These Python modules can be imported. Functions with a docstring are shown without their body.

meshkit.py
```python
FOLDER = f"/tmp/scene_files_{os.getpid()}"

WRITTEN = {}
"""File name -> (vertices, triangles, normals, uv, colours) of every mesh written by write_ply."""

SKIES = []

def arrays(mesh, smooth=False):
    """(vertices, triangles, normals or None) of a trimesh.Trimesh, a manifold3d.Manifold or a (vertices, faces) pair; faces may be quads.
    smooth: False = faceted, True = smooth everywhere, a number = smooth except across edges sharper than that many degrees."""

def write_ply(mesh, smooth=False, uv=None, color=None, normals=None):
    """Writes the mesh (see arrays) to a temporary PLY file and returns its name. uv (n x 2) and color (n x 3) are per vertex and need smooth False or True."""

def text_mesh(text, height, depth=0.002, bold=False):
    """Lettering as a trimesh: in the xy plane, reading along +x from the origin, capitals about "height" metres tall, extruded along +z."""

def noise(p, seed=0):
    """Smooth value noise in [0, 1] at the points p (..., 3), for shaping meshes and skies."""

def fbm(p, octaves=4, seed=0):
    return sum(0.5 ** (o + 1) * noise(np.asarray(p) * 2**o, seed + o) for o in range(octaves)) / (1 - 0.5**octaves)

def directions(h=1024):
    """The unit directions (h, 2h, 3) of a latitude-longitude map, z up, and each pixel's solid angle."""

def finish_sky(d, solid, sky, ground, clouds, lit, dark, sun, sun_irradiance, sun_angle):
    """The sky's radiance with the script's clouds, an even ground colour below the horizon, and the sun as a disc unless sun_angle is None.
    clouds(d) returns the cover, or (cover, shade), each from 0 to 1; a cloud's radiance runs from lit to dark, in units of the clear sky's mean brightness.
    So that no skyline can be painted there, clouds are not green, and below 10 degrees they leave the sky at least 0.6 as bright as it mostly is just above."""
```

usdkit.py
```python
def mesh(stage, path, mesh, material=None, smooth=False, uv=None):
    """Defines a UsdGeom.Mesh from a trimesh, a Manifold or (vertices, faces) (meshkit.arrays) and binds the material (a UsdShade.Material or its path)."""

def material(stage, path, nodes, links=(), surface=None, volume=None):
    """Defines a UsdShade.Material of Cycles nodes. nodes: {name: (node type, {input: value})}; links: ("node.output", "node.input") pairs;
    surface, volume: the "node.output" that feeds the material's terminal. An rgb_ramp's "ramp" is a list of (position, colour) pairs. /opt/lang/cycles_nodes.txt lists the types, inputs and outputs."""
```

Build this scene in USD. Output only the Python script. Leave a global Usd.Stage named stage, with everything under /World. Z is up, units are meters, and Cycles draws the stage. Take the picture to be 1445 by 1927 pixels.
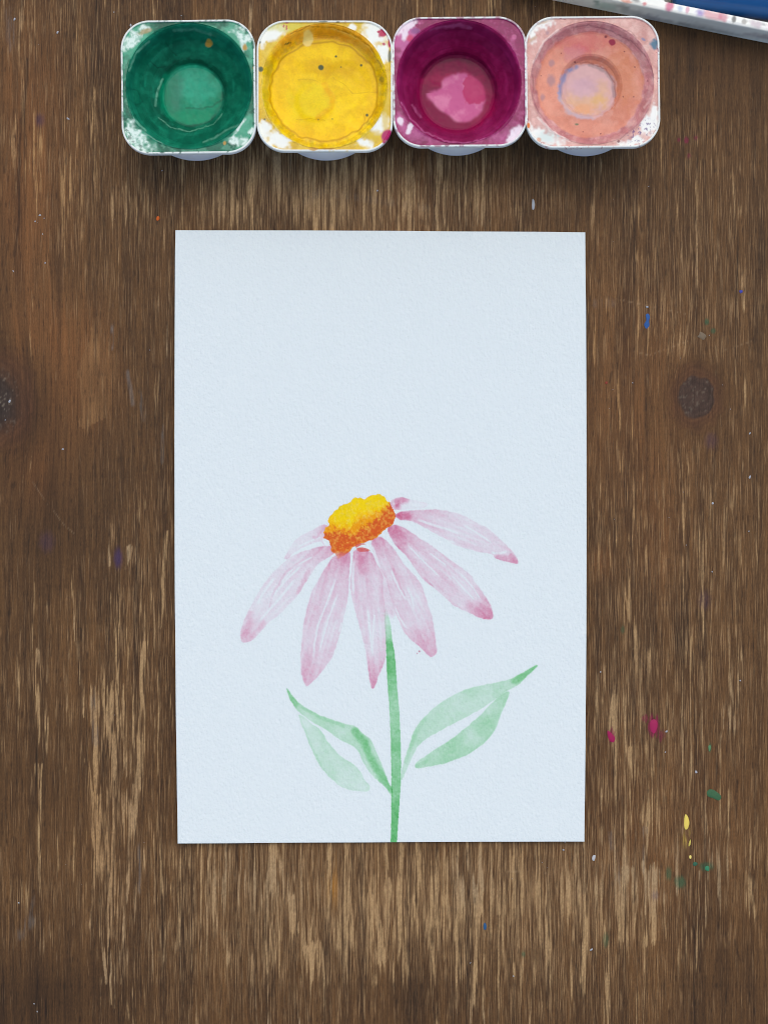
import math
import numpy as np
import shapely
from shapely.geometry import Polygon
from scipy import ndimage
import usdkit
from meshkit import noise, fbm
from pxr import Usd, UsdGeom, UsdLux, UsdShade, Gf, Sdf, Vt

stage = Usd.Stage.CreateInMemory()
UsdGeom.SetStageUpAxis(stage, UsdGeom.Tokens.z)
UsdGeom.SetStageMetersPerUnit(stage, 1.0)
UsdGeom.Xform.Define(stage, '/World')
UsdGeom.Scope.Define(stage, '/World/Looks')

# ------------------------------------------------------------------ camera, sky, sun
S = 0.1524 / 1153.0            # metres of tabletop per pixel of the photograph
D = 0.50                       # camera height over the tabletop
PW, PH = 1445.0, 1927.0
EXPOSURE = 0.33
SUN_AZ, SUN_EL = math.radians(14), math.radians(68)     # azimuth from +y towards +x
cam = UsdGeom.Camera.Define(stage, '/World/camera')
cam.AddTranslateOp().Set(Gf.Vec3d(0, 0, D))
cam.CreateHorizontalApertureAttr(24.0)
cam.CreateVerticalApertureAttr(24.0 * PH / PW)
cam.CreateFocalLengthAttr(24.0 * D / (PW * S))
cam.CreateClippingRangeAttr(Gf.Vec2f(0.02, 100))
cam.CreateExposureAttr(EXPOSURE)

usdkit.material(stage, '/World/Looks/sky', {
    'sky': ('sky_texture', {'sky_type': 'single_scattering', 'sun_disc': False, 'sun_elevation': SUN_EL, 'sun_rotation': SUN_AZ,
                            'aerosol_density': 3.0, 'air_density': 1.0}),
    'bg': ('background_shader', {'strength': 0.128})}, [('sky.color', 'bg.color')], surface='bg.background')
dome = UsdLux.DomeLight.Define(stage, '/World/sky')
UsdShade.MaterialBindingAPI.Apply(dome.GetPrim()).Bind(UsdShade.Material.Get(stage, '/World/Looks/sky'))
dome.GetPrim().SetCustomDataByKey('kind', 'structure')
sun = UsdLux.DistantLight.Define(stage, '/World/sun')
sun.CreateIntensityAttr(0.18)
sun.CreateAngleAttr(55.0)
sun.CreateNormalizeAttr(True)
sun.CreateColorAttr(Gf.Vec3f(1.0, 0.97, 0.93))
sdir = Gf.Vec3d(math.sin(SUN_AZ) * math.cos(SUN_EL), math.cos(SUN_AZ) * math.cos(SUN_EL), math.sin(SUN_EL))
sun.AddTransformOp().Set(Gf.Matrix4d().SetRotate(Gf.Rotation(Gf.Vec3d(0, 0, 1), sdir)))

# ------------------------------------------------------------------ helpers
E = np.array([0.93, 0.985, 1.11])      # how bright a white horizontal surface shows, for turning seen colours into base colours


def lin(c):
    c = np.asarray(c, float) / 255.0
    return np.where(c <= 0.04045, c / 12.92, ((c + 0.055) / 1.055) ** 2.4)


def A(r, g, b, gain=1.0):
    return np.clip(lin((r, g, b)) / E * gain, 0.003, 0.92)


def at(px, py, z=0.0):
    k = S * (D - z) / D
    return (np.asarray(px, float) - PW / 2) * k, (PH / 2 - np.asarray(py, float)) * k


def sm(a, b, x):
    t = np.clip((x - a) / (b - a), 0, 1)
    return t * t * (3 - 2 * t)


def n2(x, y, seed=0):
    x, y = np.broadcast_arrays(x, y)
    return noise(np.stack([x, y, np.full(x.shape, 0.37 + seed * 7.13)], -1), seed)


def f2(x, y, o=4, seed=0):
    x, y = np.broadcast_arrays(x, y)
    return fbm(np.stack([x, y, np.full(x.shape, 0.37 + seed * 7.13)], -1), o, seed)


def over(col, c, m):
    return col * (1 - m[..., None]) + np.asarray(c) * m[..., None]


def seg_dist(x, y, pts):
    """distance to a polyline, and the place along it from 0 to 1"""
    best, along = np.full(np.shape(x), 1e9), np.zeros(np.shape(x))
    pts = np.asarray(pts, float)
    L = np.r_[0, np.cumsum(np.hypot(*np.diff(pts, axis=0).T))]
    for i in range(len(pts) - 1):
        a, d = pts[i], pts[i + 1] - pts[i]
        t = np.clip(((x - a[0]) * d[0] + (y - a[1]) * d[1]) / (d @ d), 0, 1)
        r = np.hypot(x - a[0] - t * d[0], y - a[1] - t * d[1])
        along = np.where(r < best, (L[i] + t * (L[i + 1] - L[i])) / L[-1], along)
        best = np.minimum(best, r)
    return best, along


def spline(pts, n=8):
    """closed Catmull-Rom curve through the points"""
    p = np.asarray(pts, float)
    out = []
    for i in range(len(p)):
        a, b, c, d = p[i - 1], p[i], p[(i + 1) % len(p)], p[(i + 2) % len(p)]
        for t in np.arange(n) / n:
            out.append(0.5 * (2 * b + (c - a) * t + (2 * a - 5 * b + 4 * c - d) * t * t + (3 * b - a - 3 * c + d) * t ** 3))
    return np.array(out)


names = {}


def path_for(name, parent=None):
    base = str(parent.GetPath()) if parent else '/World'
    k = (base, name)
    names[k] = names.get(k, 0) + 1
    return f'{base}/{name}' if names[k] == 1 else f'{base}/{name}_{names[k] - 1:03d}'


def tag(p, **kw):
    for k, v in kw.items():
        p.SetCustomDataByKey(k, v)
    return p


def thing(name, label, category, loc=(0, 0, 0), **kw):
    x = UsdGeom.Xform.Define(stage, path_for(name))
    x.AddTranslateOp().Set(Gf.Vec3d(*map(float, loc)))
    return tag(x.GetPrim(), label=label, category=category, **kw)


def obj(name, mesh, mat, parent=None, smooth=True, col=None, extra=None, loc=(0, 0, 0), **kw):
    v, f = (mesh.vertices, mesh.faces) if hasattr(mesh, 'vertices') else mesh
    v = np.asarray(v, float) - np.asarray(loc, float)
    m = usdkit.mesh(stage, path_for(name, parent), (v, f), mat, smooth=smooth)
    for nm, arr in (('col', col), ('extra', extra)):
        if arr is not None:
            UsdGeom.PrimvarsAPI(m).CreatePrimvar(nm, Sdf.ValueTypeNames.Color3fArray, 'vertex').Set(Vt.Vec3fArray.FromNumpy(np.ascontiguousarray(arr, np.float32)))
    return tag(m.GetPrim(), **kw)


def grid_faces(nr, nc, wrap=False, flip=False):
    i, j = np.meshgrid(np.arange(nr - 1), np.arange(nc if wrap else nc - 1), indexing='ij')
    a = i * nc + j
    b = i * nc + (j + 1) % nc
    q = np.stack([a, b, b + nc, a + nc], -1).reshape(-1, 4)
    if flip:
        q = q[:, ::-1]
    return np.vstack([q[:, [0, 1, 2]], q[:, [0, 2, 3]]])


def mat(name, rough=0.5, spec=0.5, col=None, bump=None, coat=0.0, rough_from=None, sss=0.0):
    """principled surface; col None reads the vertex colour; bump = list of (scale xyz, detail, distance, rotation z)"""
    nodes = {'p': ('principled_bsdf', {'roughness': rough, 'specular_ior_level': spec, 'coat_weight': coat, 'coat_roughness': 0.12})}
    links = []
    if col is None:
        nodes['a'] = ('attribute', {'attribute': 'col'})
        links.append(('a.color', 'p.base_color'))
    else:
        nodes['p'][1]['base_color'] = tuple(col)
    prev = None
    nodes['g'] = ('geometry', {})
    for k, (sc, detail, dist, rot) in enumerate(bump or []):
        nodes[f'm{k}'] = ('mapping', {'scale': sc, 'rotation': (0, 0, rot)})
        nodes[f'n{k}'] = ('noise_texture', {'scale': 1.0, 'detail': detail, 'roughness': 0.55})
        nodes[f'b{k}'] = ('bump', {'distance': dist, 'strength': 1.0})
        links += [('g.position', f'm{k}.vector'), (f'm{k}.vector', f'n{k}.vector'), (f'n{k}.fac', f'b{k}.height')]
        if prev:
            links.append((prev, f'b{k}.normal'))
        prev = f'b{k}.normal'
    if prev:
        links.append((prev, 'p.normal'))
    return usdkit.material(stage, f'/World/Looks/{name}', nodes, links, surface='p.BSDF')


# ------------------------------------------------------------------ the wooden tabletop
WOOD = usdkit.material(stage, '/World/Looks/wood', {
    'a': ('attribute', {'attribute': 'col'}), 'x': ('attribute', {'attribute': 'extra'}), 'xs': ('separate_xyz', {}), 'g': ('geometry', {}),
    'w1': ('noise_texture', {'scale': 90.0, 'detail': 2.0}), 'w2': ('mix', {'mix_type': 'linear_light', 'fac': 0.00035}),
    'm1': ('mapping', {'scale': (4400, 110, 300)}), 'n1': ('noise_texture', {'scale': 1.0, 'detail': 2.0, 'roughness': 0.6}),
    'm2': ('mapping', {'scale': (3900, 60, 300), 'location': (3.1, 7.7, 0)}), 'n2': ('noise_texture', {'scale': 1.0, 'detail': 3.0, 'roughness': 0.6}),
    'm3': ('mapping', {'scale': (5200, 1500, 900), 'location': (1.7, 2.2, 0)}), 'n3': ('noise_texture', {'scale': 1.0, 'detail': 2.0, 'roughness': 0.7}),
    'add': ('math', {'math_type': 'multiply_add', 'value2': 0.24}), 'r1': ('map_range', {'from_min': 0.60, 'from_max': 0.80, 'to_min': 0.0, 'to_max': 0.50, 'clamp': True}),
    'pale': ('mix', {'mix_type': 'mix', 'color2': tuple(A(170, 140, 102))}),
    'r2': ('map_range', {'from_min': 0.47, 'from_max': 0.33, 'to_min': 0.0, 'to_max': 0.62, 'clamp': True}),
    'dark': ('mix', {'mix_type': 'multiply', 'color2': (0.42, 0.37, 0.32)}),
    'r3': ('map_range', {'from_min': 0.3, 'from_max': 0.7, 'to_min': 0.82, 'to_max': 1.18, 'clamp': True}),
    'gr': ('mix', {'mix_type': 'multiply', 'fac': 1.0}),
    'h1': ('math', {'math_type': 'add'}), 'b1': ('bump', {'distance': 0.00007, 'strength': 1.0}), 'b2': ('bump', {'distance': 0.00003, 'strength': 1.0}),
    'p': ('principled_bsdf', {'roughness': 0.58, 'specular_ior_level': 0.2})},
    [('g.position', 'w1.vector'), ('g.position', 'w2.color1'), ('w1.color', 'w2.color2'),
     ('w2.color', 'm1.vector'), ('m1.vector', 'n1.vector'), ('w2.color', 'm2.vector'), ('m2.vector', 'n2.vector'), ('w2.color', 'm3.vector'), ('m3.vector', 'n3.vector'),
     ('x.vector', 'xs.vector'), ('xs.x', 'add.value1'), ('n1.fac', 'add.value3'), ('add.value', 'r1.value'), ('r1.result', 'pale.fac'), ('a.color', 'pale.color1'),
     ('n2.fac', 'r2.value'), ('r2.result', 'dark.fac'), ('pale.color', 'dark.color1'), ('n3.fac', 'r3.value'), ('dark.color', 'gr.color1'), ('r3.result', 'gr.color2'),
     ('gr.color', 'p.base_color'), ('n1.fac', 'h1.value1'), ('n2.fac', 'h1.value2'), ('h1.value', 'b1.height'), ('n3.fac', 'b2.height'), ('b1.normal', 'b2.normal'), ('b2.normal', 'p.normal')], surface='p.BSDF')


def wood(X, Y):
    """colour and height of the worn stained board at photo pixels X, Y (grain runs along Y)"""
    knots = [(-4, 752, 46, 62), (1311, 747, 33, 40)]
    # grain lines bend round the knots and drift
    xw = X + 16 * (n2(X / 420, Y / 900, 1) - 0.5) + 5 * (n2(X / 60, Y / 260, 2) - 0.5) + 1.2 * (n2(X / 16, Y / 75, 42) - 0.5)
    for kx, ky, rx, ry in knots:
        dx, dy = (X - kx) / rx, (Y - ky) / (ry * 2.6)
        q = np.exp(-(dx ** 2 * 0.28 + dy ** 2))
        xw = xw - np.sign(dx) * q * rx * 0.9 * (1 - np.exp(-np.abs(dx) * 1.5))
    g1 = n2(xw / 2.3, Y / 60, 3)
    g2 = n2(xw / 5.0, Y / 150, 4)
    g3 = n2(xw / 17.0, Y / 600, 5)
    g4 = f2(X / 210, Y / 260, 3, 6)
    pore = n2(xw / 1.6, Y / 16, 7)
    speck = n2(X / 2.2, Y / 3.4, 8)

    def zone(cx, cy, rx, ry, p=1.0):
        return np.exp(-(((X - cx) / rx) ** 2 + ((Y - cy) / ry) ** 2) ** p)
    # where the stain has worn through to pale wood
    wear = 0.27 + 0.36 * (f2(X / 130, Y / 260, 3, 9) - 0.5)
    wear += 0.44 * zone(610, 360, 330, 110) + 0.42 * zone(600, 1700, 300, 170) + 0.24 * zone(960, 1730, 260, 170)
    wear += 0.16 * zone(1260, 560, 160, 150) + 0.18 * zone(1180, 1600, 220, 260) + 0.2 * zone(260, 1120, 70, 200) + 0.12 * zone(130, 150, 190, 160)
    wear += 0.20 * zone(1250, 1250, 150, 260)
    wear -= 0.30 * zone(60, 780, 150, 200) + 0.28 * zone(90, 1020, 120, 130) + 0.2 * zone(110, 1880, 160, 90) + 0.25 * zone(1310, 760, 90, 90)
    wear -= 0.22 * zone(760, 1900, 90, 60) + 0.16 * zone(1400, 1900, 160, 120) + 0.3 * zone(1330, 130, 140, 90)
    s = 0.44 * n2(xw / 4.2, Y / 80, 10) + 0.32 * n2(xw / 2.1, Y / 44, 11) + 0.24 * n2(xw / 11, Y / 95, 12)
    s = s * 0.8 + 0.2 * n2(xw / 1.5, Y / 22, 14)

    # single worn marks: the long tapering wedge low on the left, strips beside it, the chipped patch
    def taper(pts, w0, w1, seed, strength=1.0, ragged=0.6):
        d, t = seg_dist(X, Y, pts)
        w = (w0 + (w1 - w0) * t) * (0.55 + 0.9 * n2(X / 40, Y / 46, seed + 100))
        r = n2(xw / 2.6, Y / 120, seed)
        return strength * sm(0.0, 0.18, (w - d) / np.maximum(w, 1) * 0.55 + (r - 0.55) * ragged)
    marks = taper([(212, 1330), (214, 1560), (216, 1700), (214, 1880)], 46, 14, 21, 0.95, 0.75)
    marks = np.maximum(marks, taper([(163, 1430), (172, 1520), (185, 1640), (190, 1740), (200, 1850)], 7, 4, 47, 1.0, 0.5))
    marks = np.maximum(marks, taper([(264, 1430), (252, 1540), (244, 1640), (236, 1700), (226, 1850)], 7, 4, 48, 1.0, 0.5))
    marks = np.maximum(marks, taper([(270, 1210), (268, 1300), (264, 1430)], 5, 7, 49, 1.0, 0.5))
    marks = np.maximum(marks, taper([(314, 1000), (306, 1100), (300, 1180)], 4, 5, 50, 1.0, 0.5))
    marks = np.maximum(marks, taper([(252, 1480), (247, 1590), (236, 1660)], 8, 5, 22))
    marks = np.maximum(marks, taper([(176, 1500), (190, 1640), (188, 1720)], 9, 4, 23))
    marks = np.maximum(marks, taper([(268, 1210), (266, 1330), (262, 1480)], 7, 9, 24))
    marks = np.maximum(marks, taper([(138, 1080), (148, 1260), (158, 1350)], 6, 2, 25))
    marks = np.maximum(marks, taper([(69, 1230), (74, 1420)], 7, 3, 26))
    marks = np.maximum(marks, taper([(72, 1440), (73, 1640), (76, 1800)], 5, 2, 27))
    marks = np.maximum(marks, taper([(304, 1090), (300, 1170)], 6, 5, 28))
    marks = np.maximum(marks, taper([(210, 990), (206, 1060)], 9, 5, 29))
    marks = np.maximum(marks, taper([(243, 1030), (236, 1070)], 8, 3, 30))
    marks = np.maximum(marks, taper([(1185, 1410), (1189, 1560)], 5, 3, 31, 0.8))
    marks = np.maximum(marks, taper([(1316, 1640), (1312, 1840)], 4, 3, 32, 0.8))
    marks = np.maximum(marks, taper([(908, 1590), (892, 1850), (885, 1927)], 7, 4, 33, 0.9))
    marks = np.maximum(marks, taper([(940, 1585), (938, 1720)], 6, 4, 34, 0.9))
    marks = np.maximum(marks, taper([(1180, 1640), (1180, 1760)], 16, 12, 35, 0.8, 1.1))
    marks = np.maximum(marks, taper([(1225, 1640), (1228, 1770)], 13, 10, 36, 0.8, 1.1))
    marks = np.maximum(marks, taper([(733, 1660), (720, 1800)], 10, 14, 37, 0.8, 1.0))
    marks = np.maximum(marks, taper([(548, 1690), (556, 1750)], 6, 9, 38, 0.9, 1.0))
    marks = np.maximum(marks, taper([(585, 1790), (588, 1840)], 18, 14, 39, 0.7, 1.0))
    long = sm(0.66, 0.82, n2(xw / 3.0, Y / 330, 13))
    th = 0.76 - 0.40 * wear - 0.24 * marks * (0.25 + 1.1 * g1) - 0.10 * long
    streak = sm(th + 0.01, th + 0.15, s)

    # stained ground tone
    tone = 0.35 * g1 + 0.3 * g2 + 0.35 * g3
    dark, mid = A(44, 30, 16), A(106, 76, 43)
    col = dark + (mid - dark) * np.clip(tone * 1.0 + 0.35 * (g4 - 0.5) + 0.30 * (speck - 0.5), 0, 1)[..., None]
    # redder and blacker areas of the board, with shade painted in below the tray
    red = 1.1 * zone(50, 330, 75, 260) + 0.7 * zone(170, 700, 50, 110) + 0.6 * zone(85, 620, 70, 60) + 0.7 * zone(60, 880, 60, 80) + 0.5 * zone(110, 720, 40, 110) + 0.5 * zone(1190, 740, 120, 200) \
        + 0.45 * zone(780, 330, 60, 120) + 0.3 * zone(1230, 1560, 180, 200) + 0.4 * zone(1240, 1000, 50, 120) + 0.5 * zone(1130, 1060, 30, 30)
    red = np.clip(red * (0.35 + 1.2 * n2(xw / 9, Y / 130, 15)), 0, 1)
    col = over(col, A(126, 84, 46) * (0.50 + 0.75 * tone[..., None]), 0.7 * red)
    black = 0.6 * zone(95, 960, 60, 130) + 0.95 * zone(40, 775, 58, 82) + 0.5 * zone(110, 1450, 90, 110) + 0.75 * zone(80, 1880, 150, 90) + 0.5 * zone(1330, 100, 120, 70) + 0.5 * zone(770, 1890, 50, 60) \
        + 0.45 * zone(1335, 1700, 35, 60) + 0.3 * zone(1400, 1850, 120, 100) + 0.4 * zone(540, 440, 60, 60) + 0.45 * zone(28, 330, 14, 130)
    col = col * (1 - 0.5 * np.clip(black, 0, 1)[..., None])
    # pale, worn wood
    pale = np.stack([n2(xw / 7, Y / 90, 16), n2(X / 110, Y / 150, 17)], -1)
    tan, grey, warm = A(172, 144, 104), A(160, 142, 114), A(166, 126, 78)
    pc = tan + (grey - tan) * sm(0.45, 0.8, pale[..., 1:]) * 0.8
    pc = pc + (warm - pc) * np.clip(zone(60, 400, 120, 500) + zone(1180, 700, 140, 400) + 0.8 * zone(200, 1600, 60, 240), 0, 1)[..., None] * 0.7
    pc = pc * (0.80 + 0.36 * pale[..., :1])
    col = over(col, pc, 0.86 * streak * (0.66 + 0.34 * sm(0.25, 0.7, speck)))
    # chipped flake with its paler inside and sharp lower right edge
    flake = shapely.contains_xy(Polygon(spline([(150, 803), (152, 735), (147, 690), (168, 640), (176, 600), (190, 603), (196, 640), (206, 665), (222, 668), (220, 715), (205, 775), (180, 795)])), X + 6 * (n2(X / 5, Y / 9, 44) - 0.5), Y)
    col = over(col, A(132, 100, 64) * (0.62 + 0.6 * g1[..., None]), 0.55 * flake * (0.35 + 0.9 * g1 * sm(0.3, 0.6, n2(X / 18, Y / 60, 45))))
    # dark pores and hairline cracks along the grain
    col = col * (1 - 0.42 * sm(0.66, 0.85, pore))[..., None]
    crack = sm(0.80, 0.88, n2(xw / 2.8, Y / 240, 18)) * sm(0.4, 0.7, n2(xw / 30, Y / 120, 19))
    for pts, w in (([(52, 110), (46, 180), (36, 280), (36, 420), (28, 480)], 3.2), ([(1297, 960), (1294, 1230)], 1.02), ([(1303, 1230), (1310, 1440)], 2.0), ([(291, 250), (293, 330), (296, 420)], 2.2),
                   ([(1151, 700), (1147, 720)], 2.0), ([(1386, 1470), (1387, 1490)], 2.0), ([(1383, 1770), (1392, 1810)], 1.02), ([(1370, 1850), (1365, 1890)], 1.02), ([(1196, 1560), (1194, 1700)], 1.5)):
        d, t = seg_dist(X + 4 * (n2(X / 9, Y / 25, 43) - 0.5), Y, pts)
        crack = np.maximum(crack, sm(w + 1.2, w * 0.4, d) * (0.55 + 0.45 * g1))
    col = col * (1 - 0.55 * crack)[..., None]
    # knots
    kn = np.zeros(X.shape)
    height = 0.30 * tone + 0.25 * streak - 0.5 * crack - 0.25 * sm(0.66, 0.85, pore)
    for kx, ky, rx, ry in knots:
        q = np.hypot((X - kx) / rx, (Y - ky) / ry) + 0.25 * (n2(X / 14, Y / 14, 20) - 0.5)
        m = sm(1.06, 0.90, q) if kx > 100 else sm(1.3, 0.45, q)
        kn = np.maximum(kn, sm(1.9, 1.0, q))
        mot = f2(X / 6, Y / 7, 3, 21)
        kc = (A(62, 48, 42) if kx > 100 else A(50, 42, 38)) * (0.6 + 0.9 * mot[..., None])
        kc = over(kc, A(132, 124, 112), sm(0.60, 0.72, f2(X / 4, Y / 3.2, 2, 22)) * (0.30 if kx > 100 else 0.6))
        col = over(col, kc, 0.85 * m)
        col = over(col, A(92, 60, 40) * (0.6 + 0.7 * g1[..., None]), 0.55 * sm(1.9, 1.05, q) * (1 - m))
        rings_ = 0.5 + 0.5 * np.sin(q * 26 + 5 * n2(X / 30, Y / 30, 46))
        col = col * (1 - 0.30 * rings_ * sm(2.6, 0.9, q) * sm(0.3, 0.6, q) * (0.5 + g1 * 0.5))[..., None]
        height = height + m * 0.7 * (mot - 0.5)
    # blue-grey paint rubbed into the grain, in strips and faint smears
    rub = np.zeros(X.shape)
    for pts, w, k in (([(210, 570), (211, 655)], 4, 0.75), ([(240, 700), (250, 760)], 6, 0.5), ([(263, 740), (272, 790)], 7, 0.4), ([(1214, 1560), (1213, 1640)], 7, 0.55),
                      ([(1150, 1570), (1160, 1640), (1178, 1690)], 9, 0.4), ([(176, 1300), (180, 1400)], 9, 0.45), ([(262, 1590), (262, 1680)], 5, 0.45), ([(305, 870), (306, 800)], 4, 0.4),
                      ([(60, 1730), (48, 1750), (38, 1760)], 15, 0.4), ([(65, 1690), (55, 1730)], 6, 0.4), ([(18, 20), (20, 90)], 12, 0.4), ([(800, 390), (600, 360), (560, 395)], 10, 0.25), ([(1150, 570), (1118, 570)], 12, 0.3)):
        d, t = seg_dist(X, Y, pts)
        rub = np.maximum(rub, k * sm(w, w * 0.3, d) * sm(0.3, 0.7, n2(xw / 2.0, Y / 22, 23)) * sm(0.25, 0.55, n2(X / 8, Y / 26, 53)))
    col = over(col, A(118, 122, 124), 0.55 * rub)
    grn = np.zeros(X.shape)
    for (x0, y0, rx, ry, k) in ((1258, 1645, 6, 14, 0.5), (1280, 1661, 11, 12, 0.55), (1330, 1632, 14, 9, 0.5), (1140, 1770, 6, 14, 0.4), (1330, 605, 4, 6, 0.6), (1342, 622, 5, 5, 0.5), (1336, 1407, 3, 9, 0.6), (1172, 1185, 4, 8, 0.35), (985, 1797, 4, 6, 0.5)):
        grn = np.maximum(grn, k * sm(1.3, 0.5, np.hypot((X - x0) / rx, (Y - y0) / ry) + 0.5 * (n2(xw / 3, Y / 9, 24) - 0.5)))
    col = over(col, A(36, 92, 66), grn)
    vio = np.zeros(X.shape)
    for (x0, y0, rx, ry, k) in ((222, 1050, 9, 22, 0.75), (1232, 1686, 8, 10, 0.4), (1338, 830, 14, 18, 0.25), (88, 1020, 16, 22, 0.25), (75, 225, 10, 14, 0.35), (1326, 1130, 14, 20, 0.2)):
        vio = np.maximum(vio, k * sm(1.3, 0.3, np.hypot((X - x0) / rx, (Y - y0) / ry) + 0.4 * (n2(xw / 3, Y / 9, 25) - 0.5)))
    col = over(col, A(62, 46, 82), vio)
    orc = zone(626, 1665, 11, 40) * sm(0.3, 0.7, g1)
    col = over(col, A(160, 112, 44), 0.7 * orc)
    mag = np.zeros(X.shape)
    for (x0, y0, rx, ry, k) in ((1230, 1368, 11, 22, 0.75), (1215, 1352, 7, 8, 0.5), (1245, 1385, 6, 12, 0.4), (1152, 1385, 9, 14, 0.5), (1292, 262, 6, 6, 0.6), (1278, 262, 4, 3, 0.5), (1310, 258, 4, 4, 0.5), (1297, 292, 5, 5, 0.4)):
        mag = np.maximum(mag, k * sm(1.1, 0.6, np.hypot((X - x0) / rx, (Y - y0) / ry) + 0.9 * (n2(xw / 2.6, Y / 18, 26) - 0.5)))
    col = over(col, A(122, 22, 66), mag)
    yel = zone(1292, 1578, 7, 14) * sm(0.45, 0.6, n2(xw / 2.4, Y / 30, 27))
    col = over(col, A(190, 165, 70), 0.8 * yel)
    # fine pale scratches and dust pressed into the surface
    for k, pts in enumerate(([(100, 960), (118, 985), (140, 1005)], [(1150, 560), (1290, 590)], [(1190, 1220), (1220, 1265)], [(60, 905), (90, 950)], [(950, 1640), (1030, 1644)], [(1360, 660), (1420, 640)], [(1193, 660), (1220, 668), (1300, 640)])):
        d, t = seg_dist(X, Y, pts)
        col = over(col, A(170, 150, 122), 0.22 * sm(1.4, 0.3, d) * sm(0.35, 0.6, n2(X / 3, Y / 3, 60 + k)))
    return np.clip(col, 0.004, 0.9), height, np.clip(wear + 0.2 * marks - 0.8 * np.clip(mag + grn + vio, 0, 1) - 1.1 * kn - 0.35 * np.clip(black + 0.6 * red, 0, 1), -0.9, 1)


xs = np.r_[np.linspace(-1500, -60, 60)[:-1], np.linspace(-60, 1505, 1300), np.linspace(1505, 2900, 60)[1:]]
ys = np.r_[np.linspace(-1300, -60, 70)[:-1], np.linspace(-60, 1987, 640), np.linspace(1987, 3100, 70)[1:]]
WX, WY = np.meshgrid(xs, ys)
wc, wh, ww = wood(WX, WY)
tx, ty = at(WX, WY)
tz = -0.00022 + 0.00016 * np.clip(wh, 0, 1.02)
nr, nc = WX.shape
# the edge of the board turns down all round
ring = np.r_[np.arange(nc), np.arange(1, nr) * nc + nc - 1, (nr - 1) * nc + np.arange(nc - 2, -1, -1), np.arange(nr - 2, 0, -1) * nc]
tv = np.stack([tx, ty, tz], -1).reshape(-1, 3)
low = tv[ring].copy()
low[:, 2] = -0.026
tf = grid_faces(nr, nc, flip=True)
k = np.arange(len(ring))
a, b = ring[k], ring[(k + 1) % len(ring)]
c, d = len(tv) + k, len(tv) + (k + 1) % len(ring)
tf = np.vstack([tf, np.stack([a, c, b], -1), np.stack([b, c, d], -1)])
table = UsdGeom.Xform.Define(stage, path_for('wooden_tabletop')).GetPrim()
tag(table, label='worn brown stained wooden tabletop with vertical grain under everything else', kind='structure')
obj('board', (np.vstack([tv, low]), tf), WOOD, table, extra=np.repeat(np.r_[ww.ravel(), ww.ravel()[ring]][:, None], 3, 1), col=np.vstack([wc.reshape(-1, 3), wc.reshape(-1, 3)[ring]]))

# ------------------------------------------------------------------ drops of dried paint on the board
SPOT = {}


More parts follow.
